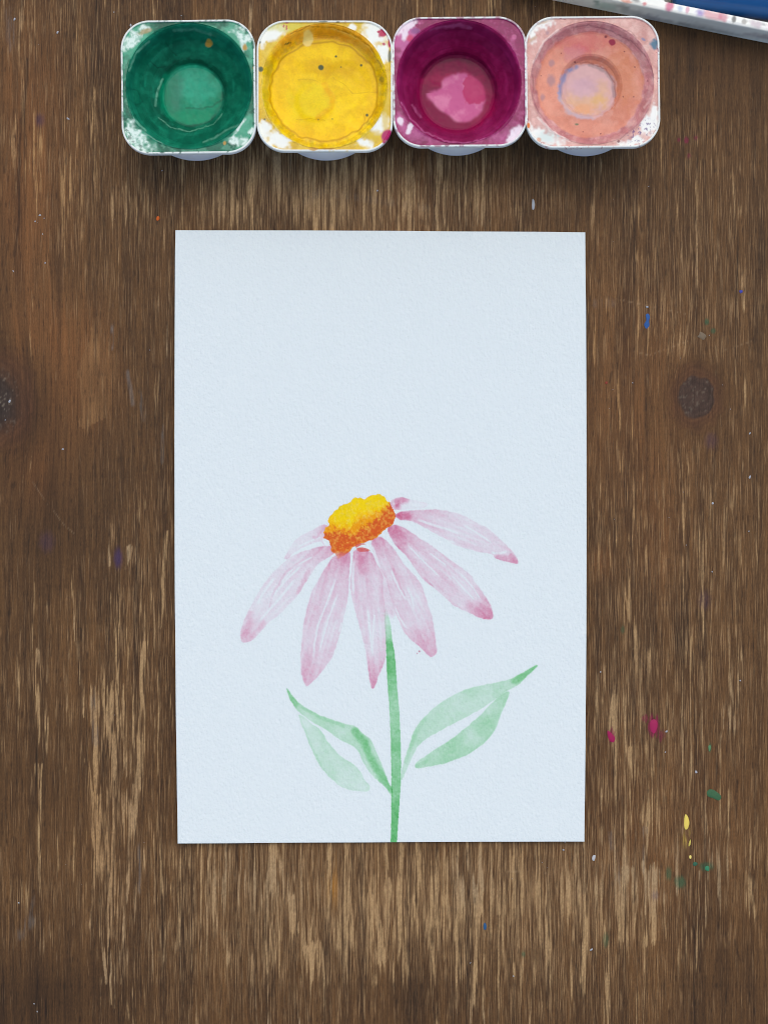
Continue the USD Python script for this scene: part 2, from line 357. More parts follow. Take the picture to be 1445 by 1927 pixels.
def spot(pts, colour, z=0.00003, name='paint_spot', label=None, seed=0):
    key = 'paint_' + '_'.join(str(int(c)) for c in colour)
    if key not in SPOT:
        SPOT[key] = mat(key, rough=0.6, spec=0.2, col=A(*colour), bump=[((4200, 500, 900), 3, 0.00009, 0)])
    p = spline(pts, 4)
    c = p.mean(0)
    rings = [p, c + (p - c) * 0.72, c + (p - c) * 0.3]
    hs = [-0.00012, z, z * 1.25]
    v = []
    for r, h in zip(rings, hs):
        x, y = at(r[:, 0], r[:, 1])
        v.append(np.stack([x, y, np.full(len(r), h)], -1))
    n = len(p)
    x, y = at(*c)
    v = np.vstack(v + [np.array([[x, y, z * 1.3]])])
    f = grid_faces(3, n, wrap=True)
    f = np.vstack([f, [(2 * n + i, 2 * n + (i + 1) % n, 3 * n) for i in range(n)]])
    area = 0.5 * np.sum(p[:, 0] * np.roll(p[:, 1], -1) - p[:, 1] * np.roll(p[:, 0], -1))
    if area > 0:            # photo y runs down: make every drop face up
        f = f[:, ::-1]
    kw = {'label': label} if label else {}
    obj(name, (v, f), SPOT[key], table, **kw)


def blobpts(x, y, rx, ry, seed, tilt=0.0, n=7):
    r = np.random.default_rng(seed)
    t = np.linspace(0, 2 * math.pi, n, endpoint=False)
    k = 0.78 + 0.44 * r.random(n)
    u, w = rx * k * np.cos(t), ry * k * np.sin(t)
    return np.stack([x + u * math.cos(tilt) - w * math.sin(tilt), y + u * math.sin(tilt) + w * math.cos(tilt)], -1)


spot([(1224, 1358), (1231, 1354), (1237, 1360), (1236, 1372), (1231, 1381), (1225, 1376), (1223, 1366)], (150, 34, 84), label='larger magenta paint spot')
spot([(1143, 1376), (1148, 1378), (1157, 1388), (1155, 1397), (1149, 1396), (1144, 1388)], (146, 26, 80), label='smaller magenta paint spot')
spot([(1215, 592), (1220, 590), (1223, 596), (1221, 604), (1222, 612), (1216, 618), (1212, 610), (1216, 602)], (44, 86, 148), label='blue paint spot')
spot([(1289, 1534), (1294, 1537), (1297, 1549), (1294, 1560), (1289, 1561), (1287, 1550)], (214, 196, 96), label='yellow paint spot')
spot([(1330, 1491), (1336, 1486), (1346, 1489), (1357, 1499), (1353, 1507), (1342, 1503), (1332, 1499)], (56, 96, 66), label='green paint spot')
spot(blobpts(297, 410, 3.6, 4.2, 3), (190, 92, 34), label='small orange paint spot')
spot(blobpts(1394, 548, 3.2, 2.8, 4), (62, 70, 160), label='small violet blue paint spot')
spot(blobpts(912, 1744, 3.0, 7.0, 5), (40, 84, 130), label='faded blue paint spot')
spot(blobpts(1299, 1614, 2.2, 3.6, 6), (222, 208, 120))
spot(blobpts(1298, 1587, 2.0, 6.0, 7, 0.3), (190, 178, 90))
spot(blobpts(1331, 1635, 4.0, 5.0, 8), (54, 124, 92))
spot(blobpts(1308, 1627, 4.0, 3.6, 9), (50, 96, 76))
spot(blobpts(1335, 1408, 2.4, 6.0, 10), (84, 128, 92))
spot(blobpts(1117, 1615, 3.4, 6.0, 12, 0.3), (176, 182, 190))
spot(blobpts(1003, 384, 3.0, 9.0, 13), (160, 168, 178))
spot(blobpts(1141, 720, 2.2, 2.6, 14), (130, 60, 50))
spot(blobpts(1321, 632, 8.0, 6.5, 11, 0.5, 13), (112, 100, 84), z=0.00004)
rng = np.random.default_rng(5)
fv, ff = [], []
known = [(1310, 1453), (1254, 1377), (1252, 1416), (1409, 1000), (1291, 1026), (1393, 1281), (1340, 1076), (1063, 1586), (1020, 1624), (1113, 1788), (966, 1838), (1190, 720), (1411, 815), (1411, 898), (1341, 947), (1218, 577),
         (25, 510), (85, 494), (75, 404), (83, 410), (66, 416), (80, 440), (27, 35), (214, 22), (246, 46), (128, 222), (305, 320), (18, 755), (118, 845), (10, 790), (710, 358), (1220, 350), (1130, 1265), (1060, 1600), (64, 1890), (70, 1905), (108, 60), (35, 1700)]
allp = [(x, y, 1.0 + 1.3 * rng.random()) for x, y in known] + [(rng.uniform(0, 1445), rng.uniform(0, 1927), 0.4 + 0.6 * rng.random() ** 2) for _ in range(45)]
for i, (x, y, r) in enumerate(allp):
    q = blobpts(x, y, r * rng.uniform(0.7, 1.02), r * rng.uniform(0.8, 1.5), 100 + i, rng.uniform(0, 3))
    X_, Y_ = at(q[:, 0], q[:, 1])
    cx, cy = at(x, y)
    n = len(q)
    o = sum(len(t) for t in fv)
    fv.append(np.vstack([np.stack([X_, Y_, np.full(n, -0.0001)], -1), [[cx, cy, 0.00022]]]))
    ff += [(o + (j + 1) % n, o + j, o + n) for j in range(n)]
obj('paint_fleck', (np.vstack(fv), np.array(ff)), mat('fleck', rough=0.6, col=(0.42, 0.44, 0.46)), table, smooth=False, kind='stuff', label='tiny whitish flecks scattered over the board')

# ------------------------------------------------------------------ the painted paper card
PAPER_COL = np.array([0.70, 0.765, 0.735])
paper_bump = [((1750, 800, 800), 3, 0.00021, math.radians(-52)), ((1150, 1150, 600), 3, 0.00019, 0)]
PAPER = mat('paper', rough=0.95, spec=0.12, col=PAPER_COL, bump=paper_bump)
WASH = mat('watercolour', rough=0.9, spec=0.15, bump=paper_bump)


def zp(px, py):
    """height of the paper's face: the sheet lies a little curled, its sides just off the board"""
    u, w = (np.asarray(px, float) - 716) / 386, (np.asarray(py, float) - 1010) / 577
    return 0.00050 + 0.00085 * u ** 2 + 0.0005 * np.clip(w, 0, 2) ** 3 + 0.0003 * u ** 2 * w


card = thing('flower_painting', 'white textured paper card with a pink coneflower painted in watercolour', 'painting', (*at(716, 1010), 0.0))
CLOC = (*map(float, at(716, 1010)), 0.0)


def bow(p0, p1, off, n=24):
    p0, p1 = np.array(p0, float), np.array(p1, float)
    t = np.linspace(0, 1, n, endpoint=False)[:, None]
    dn = np.array([p1[1] - p0[1], -(p1[0] - p0[0])]) / np.hypot(*(p1 - p0))
    w = 0.5 * (n2(np.arange(n) * 0.7, p0[0], 3)[:, None] - 0.5) * (t > 0)
    return p0 + (p1 - p0) * t + dn * (off * 4 * t * (1 - t) + w)


outline = np.vstack([bow((330, 432.5), (1101, 436.5), 0.6), bow((1101, 436.5), (1099.5, 1584.5), 3.4), bow((1099.5, 1584.5), (334.5, 1588), -0.6), bow((334.5, 1588), (330, 432.5), 3.6)])
n = len(outline)
c0 = outline.mean(0)
lv = []
for scale, inset, dz in [(1, 0.0, -0.00042), (1, 0.0, -0.00008), (1, 0.8, -0.00002)] + [(q_, 1.6, 0.0) for q_ in np.linspace(1, 0.02, 60)]:
    q = c0 + (outline - c0) * scale - (outline - c0) / np.abs(outline - c0).max(1, keepdims=True) * inset * scale
    z = zp(*q.T) + dz
    x, y = at(q[:, 0], q[:, 1], z)
    lv.append(np.stack([x, y, z], -1))
zc = float(zp(*c0))
x, y = at(*c0, zc)
pv = np.vstack(lv + [[[float(x), float(y), zc]]])
nl = len(lv)
pf = grid_faces(nl, n, wrap=True, flip=True)
pf = np.vstack([pf, [((nl - 1) * n + (i + 1) % n, (nl - 1) * n + i, nl * n) for i in range(n)]])
obj('paper', (pv, pf), PAPER, card, smooth=30, loc=CLOC)

# --- watercolour: outlines read off the picture, pigment laid on as density over the paper colour
STEP = 0.8
gx, gy = np.arange(440, 1026, STEP), np.arange(915, 1588, STEP)
GX, GY = np.meshgrid(gx, gy)
wob1 = n2(GX / 7, GY / 7, 31) - 0.5
wob2 = n2(GX / 7, GY / 7, 32) - 0.5
wobf = n2(GX / 2.5, GY / 2.5, 33) - 0.5
grain = 0.5 * n2(GX / 2.3, GY / 2.3, 34) + 0.5 * n2(GX / 4.6, GY / 4.6, 35)
cloud = f2(GX / 34, GY / 34, 3, 36)
PINK, GREEN = np.array([0.15, 0.98, 0.66]), np.array([1.0, 0.33, 0.92])


def c7(*p):
    return [(430 + x / 3.44, 900 + y / 3.44) for x, y in p]


def c6(*p):
    return [(580 + x / 3.44, 900 + y / 3.44) for x, y in p]


def c8(*p):
    return [(520 + x / 2.833, 1200 + y / 2.833) for x, y in p]


def signed(pts, rough=2.0, fine=1.0):
    poly = Polygon(spline(pts)).buffer(0)
    X, Y = GX + rough * 2 * wob1 + fine * wobf, GY + rough * 2 * wob2 - fine * wobf
    m = shapely.contains_xy(poly, X, Y)
    return (ndimage.distance_transform_edt(m) - ndimage.distance_transform_edt(~m)) * STEP


def lifted(lines, base):
    """thin strokes where the wash was left or lifted white"""
    out = np.ones(GX.shape)
    for pts, w in lines:
        d, t = seg_dist(GX + 1.5 * wob1, GY, pts)
        out *= 1 - 0.75 * sm(w, w * 0.25, d) * sm(0, 0.12, t) * sm(1, 0.85, t)
    return out


def petal(pts, base, tip, dens, lines=(), soft=2.2, edge=0.35, extra=()):
    sd = signed(pts, 1.2, 0.8)
    base, tip = np.array(base), np.array(tip)
    ax = tip - base
    L = np.hypot(*ax)
    t = ((GX - base[0]) * ax[0] + (GY - base[1]) * ax[1]) / L ** 2
    ac = ((GX - base[0]) * -ax[1] + (GY - base[1]) * ax[0]) / L
    d0, d1, d2 = np.array(dens) * (1.3, 0.95, 1.1)
    den = d1 * (0.25 + 1.2 * cloud) + d0 * np.exp(-np.clip(t, 0, 2) / 0.13) + d2 * sm(0.70, 0.98, t + 0.12 * (cloud - 0.5))
    brush = n2(ac / 4.5, t * L / 70, 37)
    den *= 0.5 + 0.85 * brush
    den += edge * d1 * np.exp(-np.clip(sd, 0, 99) / 2.2) * sm(0.35, 0.7, n2(GX / 30, GY / 30, 38))
    den *= lifted(lines, base) * (0.62 + 0.76 * grain)
    for pts2, w, k in extra:
        d, u = seg_dist(GX + 5 * wob1, GY + 5 * wob2, pts2)
        den += k * sm(w * 1.15, w * 0.2, d) * sm(-0.02, 0.15, u) * (0.55 + 0.9 * cloud) * (0.6 + 0.8 * grain) * (sd > 0)
    return sd, np.clip(den, 0, 3) * sm(-soft, soft * 0.6, sd)


parts = []      # (name, label, sd, density rgb or colour)
P = {}
P['B'] = petal(c7((668, 440), (590, 445), (500, 470), (420, 500), (360, 545), (290, 610), (220, 700), (160, 800), (110, 900), (85, 980), (80, 1030), (85, 1060), (110, 1062), (150, 1050), (200, 1000), (260, 935), (320, 890), (380, 830), (440, 770), (490, 690), (540, 610), (590, 545), (640, 515), (680, 490), (685, 465)),
               c7((680, 460))[0], c7((85, 1065))[0], (0.55, 0.20, 0.30),
               [(c7((480, 560), (380, 650), (290, 760), (250, 850)), 3.2), (c7((440, 640), (330, 780), (240, 880), (180, 950)), 3.4), (c7((560, 500), (430, 570), (330, 690)), 2.2), (c7((300, 640), (220, 750), (180, 830)), 4.0)],
               extra=[(c7((150, 850), (140, 920), (115, 1010)), 9, 0.22), (c7((250, 920), (200, 970), (150, 1020)), 6, 0.2), (c7((530, 570), (490, 660), (450, 740)), 5, 0.28), (c7((480, 530), (370, 610), (300, 720), (265, 830)), 3, 0.2)])
P['C'] = petal(c7((675, 515), (650, 545), (610, 610), (570, 680), (540, 740), (510, 840), (490, 930), (478, 1040), (470, 1150), (470, 1250), (490, 1320), (505, 1345), (530, 1330), (570, 1290), (620, 1230), (670, 1160), (700, 1070), (725, 990), (750, 880), (770, 780), (780, 650), (785, 540), (782, 480), (740, 480), (700, 500)),
               c7((735, 490))[0], c7((500, 1345))[0], (0.60, 0.34, 0.26),
               [(c7((700, 640), (640, 800), (580, 950), (555, 1080), (548, 1190)), 3.0), (c7((710, 740), (650, 900), (610, 1040), (580, 1150)), 2.6), (c7((735, 930), (715, 1000)), 3)],
               extra=[(c7((760, 620), (740, 740), (700, 900)), 9, 0.16)])
P['D'] = petal(c7((815, 470), (805, 530), (795, 620), (790, 700), (800, 780), (825, 870), (850, 960), (870, 1040), (890, 1130), (905, 1240), (920, 1330), (930, 1358), (945, 1350), (965, 1290), (990, 1240), (1010, 1180), (1020, 1100), (1020, 1000), (1015, 900), (1010, 820), (1000, 740), (1000, 650), (985, 600), (960, 560), (940, 510), (920, 480), (870, 455)),
               c7((865, 470))[0], c7((932, 1358))[0], (0.55, 0.30, 0.55),
               [(c7((900, 830), (910, 960), (925, 1060), (935, 1160)), 3.2), (c7((945, 870), (935, 1000), (938, 1090)), 2.4), (c7((812, 520), (806, 640), (808, 760)), 4.0)],
               extra=[(c7((860, 490), (855, 560), (870, 600)), 12, 0.3)])
P['E'] = petal(c6((410, 420), (430, 385), (480, 385), (530, 430), (570, 480), (620, 560), (680, 620), (730, 690), (760, 770), (780, 840), (800, 900), (815, 990), (825, 1070), (830, 1130), (800, 1155), (770, 1140), (720, 1090), (660, 1040), (620, 990), (590, 930), (560, 860), (540, 790), (520, 720), (500, 650), (470, 590), (445, 530), (420, 470)),
               c6((440, 390))[0], c6((805, 1150))[0], (0.55, 0.30, 0.42),
               [(c6((535, 590), (580, 700), (640, 800)), 2.6), (c6((640, 700), (670, 780), (690, 850)), 2.2), (c6((410, 430), (440, 510), (470, 600)), 3.0), (c6((560, 830), (590, 900), (640, 980)), 2.4)],
               extra=[(c6((540, 560), (570, 640), (625, 760)), 3.0, 0.16)])
P['F'] = petal(c6((515, 330), (545, 305), (590, 310), (650, 340), (720, 390), (800, 440), (880, 500), (960, 560), (1040, 620), (1090, 690), (1140, 760), (1180, 830), (1195, 890), (1185, 912), (1150, 912), (1090, 895), (1020, 860), (940, 820), (880, 765), (820, 715), (750, 660), (690, 580), (640, 510), (590, 460), (545, 400)),
               c6((530, 320))[0], c6((1195, 912))[0], (0.85, 0.32, 0.55),
               [(c6((920, 620), (1010, 720), (1090, 800)), 2.6), (c6((980, 610), (1060, 700), (1120, 790)), 2.0), (c6((640, 430), (760, 550), (860, 650)), 2.4), (c6((780, 480), (900, 570)), 2.2)],
               extra=[(c6((545, 330), (590, 380), (600, 440)), 14, 0.30), (c6((740, 640), (800, 700)), 4, 0.3)])
P['G'] = petal(c6((560, 245), (590, 220), (650, 212), (740, 205), (850, 205), (930, 220), (1010, 245), (1080, 285), (1150, 320), (1200, 360), (1250, 405), (1300, 455), (1340, 500), (1360, 545), (1340, 553), (1280, 540), (1210, 515), (1190, 490), (1100, 475), (1010, 450), (940, 425), (870, 380), (800, 345), (730, 305), (660, 275), (600, 268)),
               c6((560, 240))[0], c6((1358, 550))[0], (0.9, 0.22, 0.25),
               [(c6((690, 262), (800, 300), (900, 330), (1000, 370)), 3.4), (c6((760, 330), (860, 390), (960, 420)), 2.6), (c6((1180, 480), (1240, 490), (1290, 470)), 3.6), (c6((1000, 300), (1120, 370), (1200, 430)), 2.6)],
               extra=[(c6((1200, 500), (1280, 525), (1350, 545)), 8, 0.45), (c6((1300, 490), (1350, 540)), 6, 0.4), (c6((570, 240), (650, 245)), 9, 0.55)])
P['A'] = petal(c7((635, 305), (590, 310), (530, 345), (470, 375), (430, 405), (395, 455), (365, 515), (385, 520), (410, 490), (450, 465), (500, 440), (560, 415), (600, 410), (625, 440), (610, 400), (640, 360)),
               c7((635, 330))[0], c7((365, 515))[0], (0.35, 0.24, 0.12), [(c7((600, 380), (520, 410), (440, 450)), 2.6)], extra=[(c7((540, 370), (560, 390), (600, 350)), 3, 0.3)])
P['H'] = petal(c6((530, 160), (560, 130), (610, 122), (650, 135), (720, 150), (770, 165), (760, 185), (700, 195), (640, 200), (600, 205), (560, 205), (540, 185)),
               c6((530, 165))[0], c6((770, 175))[0], (0.5, 0.08, 0.04), [], edge=0.6, extra=[(c6((555, 165), (590, 150), (625, 140)), 10, 0.7), (c6((570, 165), (580, 190)), 8, 0.5)])

centre = c6((135, 260), (165, 215), (235, 165), (270, 155), (310, 125), (350, 130), (400, 110), (450, 105), (490, 120), (520, 160), (545, 200), (560, 245), (550, 290), (520, 315), (490, 340), (460, 375), (400, 405), (340, 425), (300, 445), (270, 460), (240, 495), (205, 525), (180, 500), (150, 460), (140, 410), (100, 385), (110, 350), (115, 310), (135, 300))
csd = signed(centre, 4.6, 2.6)
blob_sd = signed(c6((305, 435), (345, 420), (385, 435), (402, 462), (370, 475), (325, 470)), 2.0, 1.0)

stem = [(722.5, 1144), (723.8, 1170), (726, 1200), (727, 1235), (728.3, 1270), (733, 1340), (736, 1420), (736.7, 1480), (736, 1554), (736, 1600), (745.5, 1600), (747.5, 1570), (751, 1518), (753.5, 1482), (754.3, 1447), (753.5, 1397), (751, 1341), (747, 1292), (743.5, 1240), (738, 1205), (734, 1170), (725.5, 1144)]
ssd = signed(stem, 0.7, 0.5)
leaves = {
    'L1': (c8((55, 275), (65, 280), (100, 330), (150, 370), (220, 410), (300, 440), (360, 460), (420, 475), (460, 510), (500, 545), (525, 590), (545, 640), (570, 700), (600, 780), (615, 800), (618, 850), (590, 810), (550, 770), (500, 720), (460, 660), (440, 610), (400, 575), (340, 545), (290, 510), (240, 475), (190, 450), (150, 420), (110, 385), (75, 330)), 0.34,
           [(c8((58, 280), (100, 350)), 12, 0.55), (c8((420, 500), (470, 560), (500, 640), (560, 740), (610, 810)), 11, 0.75), (c8((130, 370), (240, 430), (360, 475)), 5, 0.2)]),
    'L2': (c8((120, 420), (150, 500), (190, 600), (230, 680), (280, 740), (340, 790), (400, 815), (480, 820), (497, 798), (470, 760), (440, 705), (400, 670), (350, 640), (310, 600), (270, 550), (230, 490), (180, 455), (140, 420)), 0.27,
           [(c8((130, 450), (190, 590), (260, 720)), 3, 0.1)]),
    'L3': (c8((1390, 150), (1380, 165), (1330, 210), (1290, 250), (1220, 290), (1150, 340), (1080, 385), (1000, 430), (920, 470), (850, 510), (790, 545), (750, 585), (730, 625), (700, 690), (670, 755), (665, 740), (675, 680), (695, 620), (715, 560), (740, 490), (790, 425), (860, 360), (940, 310), (1020, 275), (1100, 255), (1180, 240), (1250, 220), (1310, 190), (1370, 155)), 0.31,
           [(c8((1388, 152), (1330, 200), (1270, 230)), 10, 0.7), (c8((790, 430), (730, 540), (690, 660)), 6, 0.18)]),
    'L4': (c8((740, 690), (750, 665), (800, 630), (860, 590), (930, 545), (1000, 490), (1070, 430), (1140, 360), (1200, 305), (1240, 290), (1230, 330), (1200, 400), (1170, 480), (1120, 550), (1050, 605), (970, 645), (880, 675), (800, 690), (760, 697)), 0.42,
           [(c8((745, 685), (800, 660)), 6, 0.2)]),
}
dens = np.zeros(GX.shape + (3,))
fields = []
for key, nm in (('H', 'short petal with a dark magenta base'), ('G', 'long petal reaching out to the right'), ('F', 'petal slanting down to the right with a dark tip'), ('E', 'petal between the stem and the slanting right petals'), ('D', 'petal hanging in front of the stem top'), ('C', 'petal hanging left of the stem'), ('B', 'lowest left petal with pale streaks'), ('A', 'small pale petal at far left')):
    sd, dn = P[key]
    dens += dn[..., None] * PINK
    fields.append(('petal', nm, sd))
sden = (0.75 + 0.9 * sm(1500, 1570, GY) * 0.6 + 0.5 * sm(1200, 1215, GY) * sm(1330, 1230, GY) + 0.2 * sm(0.4, 0.7, cloud)) * sm(1140, 1215, GY + 18 * wob1) ** 0.8
sden += 0.30 * np.exp(-np.clip(ssd, 0, 9) / 1.6) * sm(1180, 1230, GY) + 0.22 * sm(1340, 1450, GY)
sden *= (0.5 + 0.7 * grain + 0.5 * cloud)
dens += (sden * sm(-1.4, 1.0, ssd))[..., None] * GREEN
fields.append(('stem', 'green stem', ssd))
msd = signed(c7((930, 520), (980, 580), (1020, 650), (1065, 750), (1085, 840), (1060, 900), (1035, 880), (1010, 900), (990, 800), (985, 680), (950, 600)), 2.0, 1.0)
dens += (0.24 * (0.4 + 1.0 * cloud) * (0.62 + 0.76 * grain) * sm(-6, 7, msd) * sm(4, -3, P['D'][0]) * sm(4, -3, P['E'][0]))[..., None] * PINK
fields[4] = (fields[4][0], fields[4][1], np.maximum(fields[4][2], msd))
lsd = {}
for key, (pts, k, ex) in leaves.items():
    sd = signed(pts, 1.2, 0.7)
    lsd[key] = sd
    den = 1.2 * k * (0.3 + 1.4 * cloud) * (0.7 + 0.6 * grain) + 0.10 * np.exp(-np.clip(sd, 0, 99) / 2.0)
    for p2, w, kk in ex:
        d, t = seg_dist(GX + 3 * wob1, GY + 3 * wob2, p2)
        den += kk * sm(w, w * 0.25, d) * (0.75 + 0.5 * grain)
    dens += (den * sm(-2.2, 1.6, sd))[..., None] * GREEN
fields.append(('leaf', 'left leaf with a dark green upper edge', np.maximum(lsd['L1'], lsd['L2'])))
fields.append(('leaf', 'right leaf pointing up to the right', np.maximum(lsd['L3'], lsd['L4'])))
wash = PAPER_COL * np.exp(-dens)
# flower head: yellow, orange and rust
yl, og, ru = A(228, 202, 18), A(222, 152, 24), A(200, 90, 40)
line1 = np.interp(GX, [600, 618, 640, 660, 668, 680, 697, 712, 722, 735, 760], [978, 979, 988, 989, 976, 972, 964, 958, 952, 944, 930]) + 16 * wob1 + 12 * wobf
line2 = np.interp(GX, [600, 615, 640, 668, 700, 715, 730, 745], [1000, 1001, 1002, 1003, 985, 970, 952, 940]) + 12 * wob2 + 8 * wobf
hc = np.broadcast_to(yl, GX.shape + (3,)) * (0.93 + 0.14 * cloud[..., None])
hc = over(hc, A(228, 184, 24), 0.85 * sm(-12, 4, GY - line1 + 16 * (cloud - 0.5) + 12 * (grain - 0.5)))
hc = over(hc, og, sm(-3.0, 5.0, GY - line1 - 5 + 14 * (grain - 0.5)) * np.clip(0.45 + 0.9 * grain, 0, 1))
hc = over(hc, ru, sm(-5, 7, GY - line2 + 10 * (cloud - 0.5) + 14 * (grain - 0.5)) * np.clip(0.1 + 1.5 * grain, 0, 1))
hc = over(hc, A(226, 178, 28), 0.5 * sm(2.5, 0, np.abs(csd - 1.2)) * sm(0.5, 0.8, cloud))
headm = np.maximum(sm(-1.2, 0.9, csd) * np.clip(0.90 + 0.2 * grain, 0, 1), 0)
fade = 1 - 0.65 * sm(1036, 1052, GY)
wash = over(wash, hc, np.clip(headm * fade, 0, 1))
wash = over(wash, A(196, 80, 70), sm(-1.4, 1.2, blob_sd) * 0.85 * (0.6 + 0.6 * np.clip(grain, 0, 0.66)))
fields.insert(0, ('flower_centre', 'yellow and orange flower centre', csd))
# tiny drops beside the petals
for x0, y0, r, c in ((789, 1226, 1.8, (175, 60, 110)), (785, 1230, 1.1, (175, 70, 120)), (842, 1199, 1.3, (120, 125, 125)), (867, 1158, 1.0, (140, 120, 120)), (849, 1237, 1.0, (120, 110, 120))):
    wash = over(wash, A(*c), 0.8 * sm(r + 0.8, r * 0.4, np.hypot(GX - x0, GY - y0)))

own = np.full(GX.shape, -1)
for i, (_, _, sd) in enumerate(fields):         # first come, first served, then the soft fringes
    own[(own < 0) & (sd > 0)] = i
fr = np.stack([f[2] for f in fields])
best = fr.argmax(0)
own = np.where((own < 0) & (fr.max(0) > -3.0), best, own)
own[np.hypot(GX - 787, GY - 1228) < 6] = own[own == -1].size and [i for i, f in enumerate(fields) if 'slanting right' in f[1]][0]
VZ = zp(GX, GY) + 0.00003
VX, VY = at(GX, GY, VZ)
gh, gw = GX.shape
for i, (nm, lb, sd) in enumerate(fields):
    cell = own[:-1, :-1] == i
    cell &= (GY[1:, :-1] < 1585.4)
    r, c = np.nonzero(cell)
    q = np.stack([r * gw + c, (r + 1) * gw + c, (r + 1) * gw + c + 1, r * gw + c + 1], -1)
    u, inv = np.unique(q.ravel(), return_inverse=True)
    q = inv.reshape(-1, 4)
    v = np.stack([VX.ravel()[u], VY.ravel()[u], VZ.ravel()[u]], -1)
    obj(nm, (v, np.vstack([q[:, [0, 1, 2]], q[:, [0, 2, 3]]])), WASH, card, col=np.clip(wash.reshape(-1, 3)[u], 0.004, 0.92), loc=CLOC, label=lb)

# ------------------------------------------------------------------ the four paint pots
H = 0.0195
KPX = S * (D - H) / D                      # metres per photo pixel at the height of the rims
PLASTIC = mat('white_plastic', rough=0.38, spec=0.45, col=(0.82, 0.83, 0.85))
STAINED = mat('stained_plastic', rough=0.36, spec=0.3, bump=[((900, 900, 900), 3, 0.00006, 0)])
PAINT = mat('dried_paint', rough=0.36, spec=0.14, bump=[((600, 600, 600), 3, 0.00005, 0)])
WHITE = A(222, 232, 234)


def rounded(half_x, half_y, rc, inset, th):
    """points at the angles th on a rounded square, pulled in by inset"""
    hx, hy, r = half_x - inset, half_y - inset, max(rc - inset, 1)
    p = Polygon([(-hx + r, -hy + r), (hx - r, -hy + r), (hx - r, hy - r), (-hx + r, hy - r)]).buffer(r, quad_segs=48)
    b = np.array(shapely.segmentize(p, 0.5).exterior.coords)[:-1]
    a = np.arctan2(b[:, 1], b[:, 0])
    o = np.argsort(a)
    rad = np.interp(th, np.r_[a[o] - 2 * math.pi, a[o], a[o] + 2 * math.pi], np.tile(np.hypot(*b.T)[o], 3))
    return rad


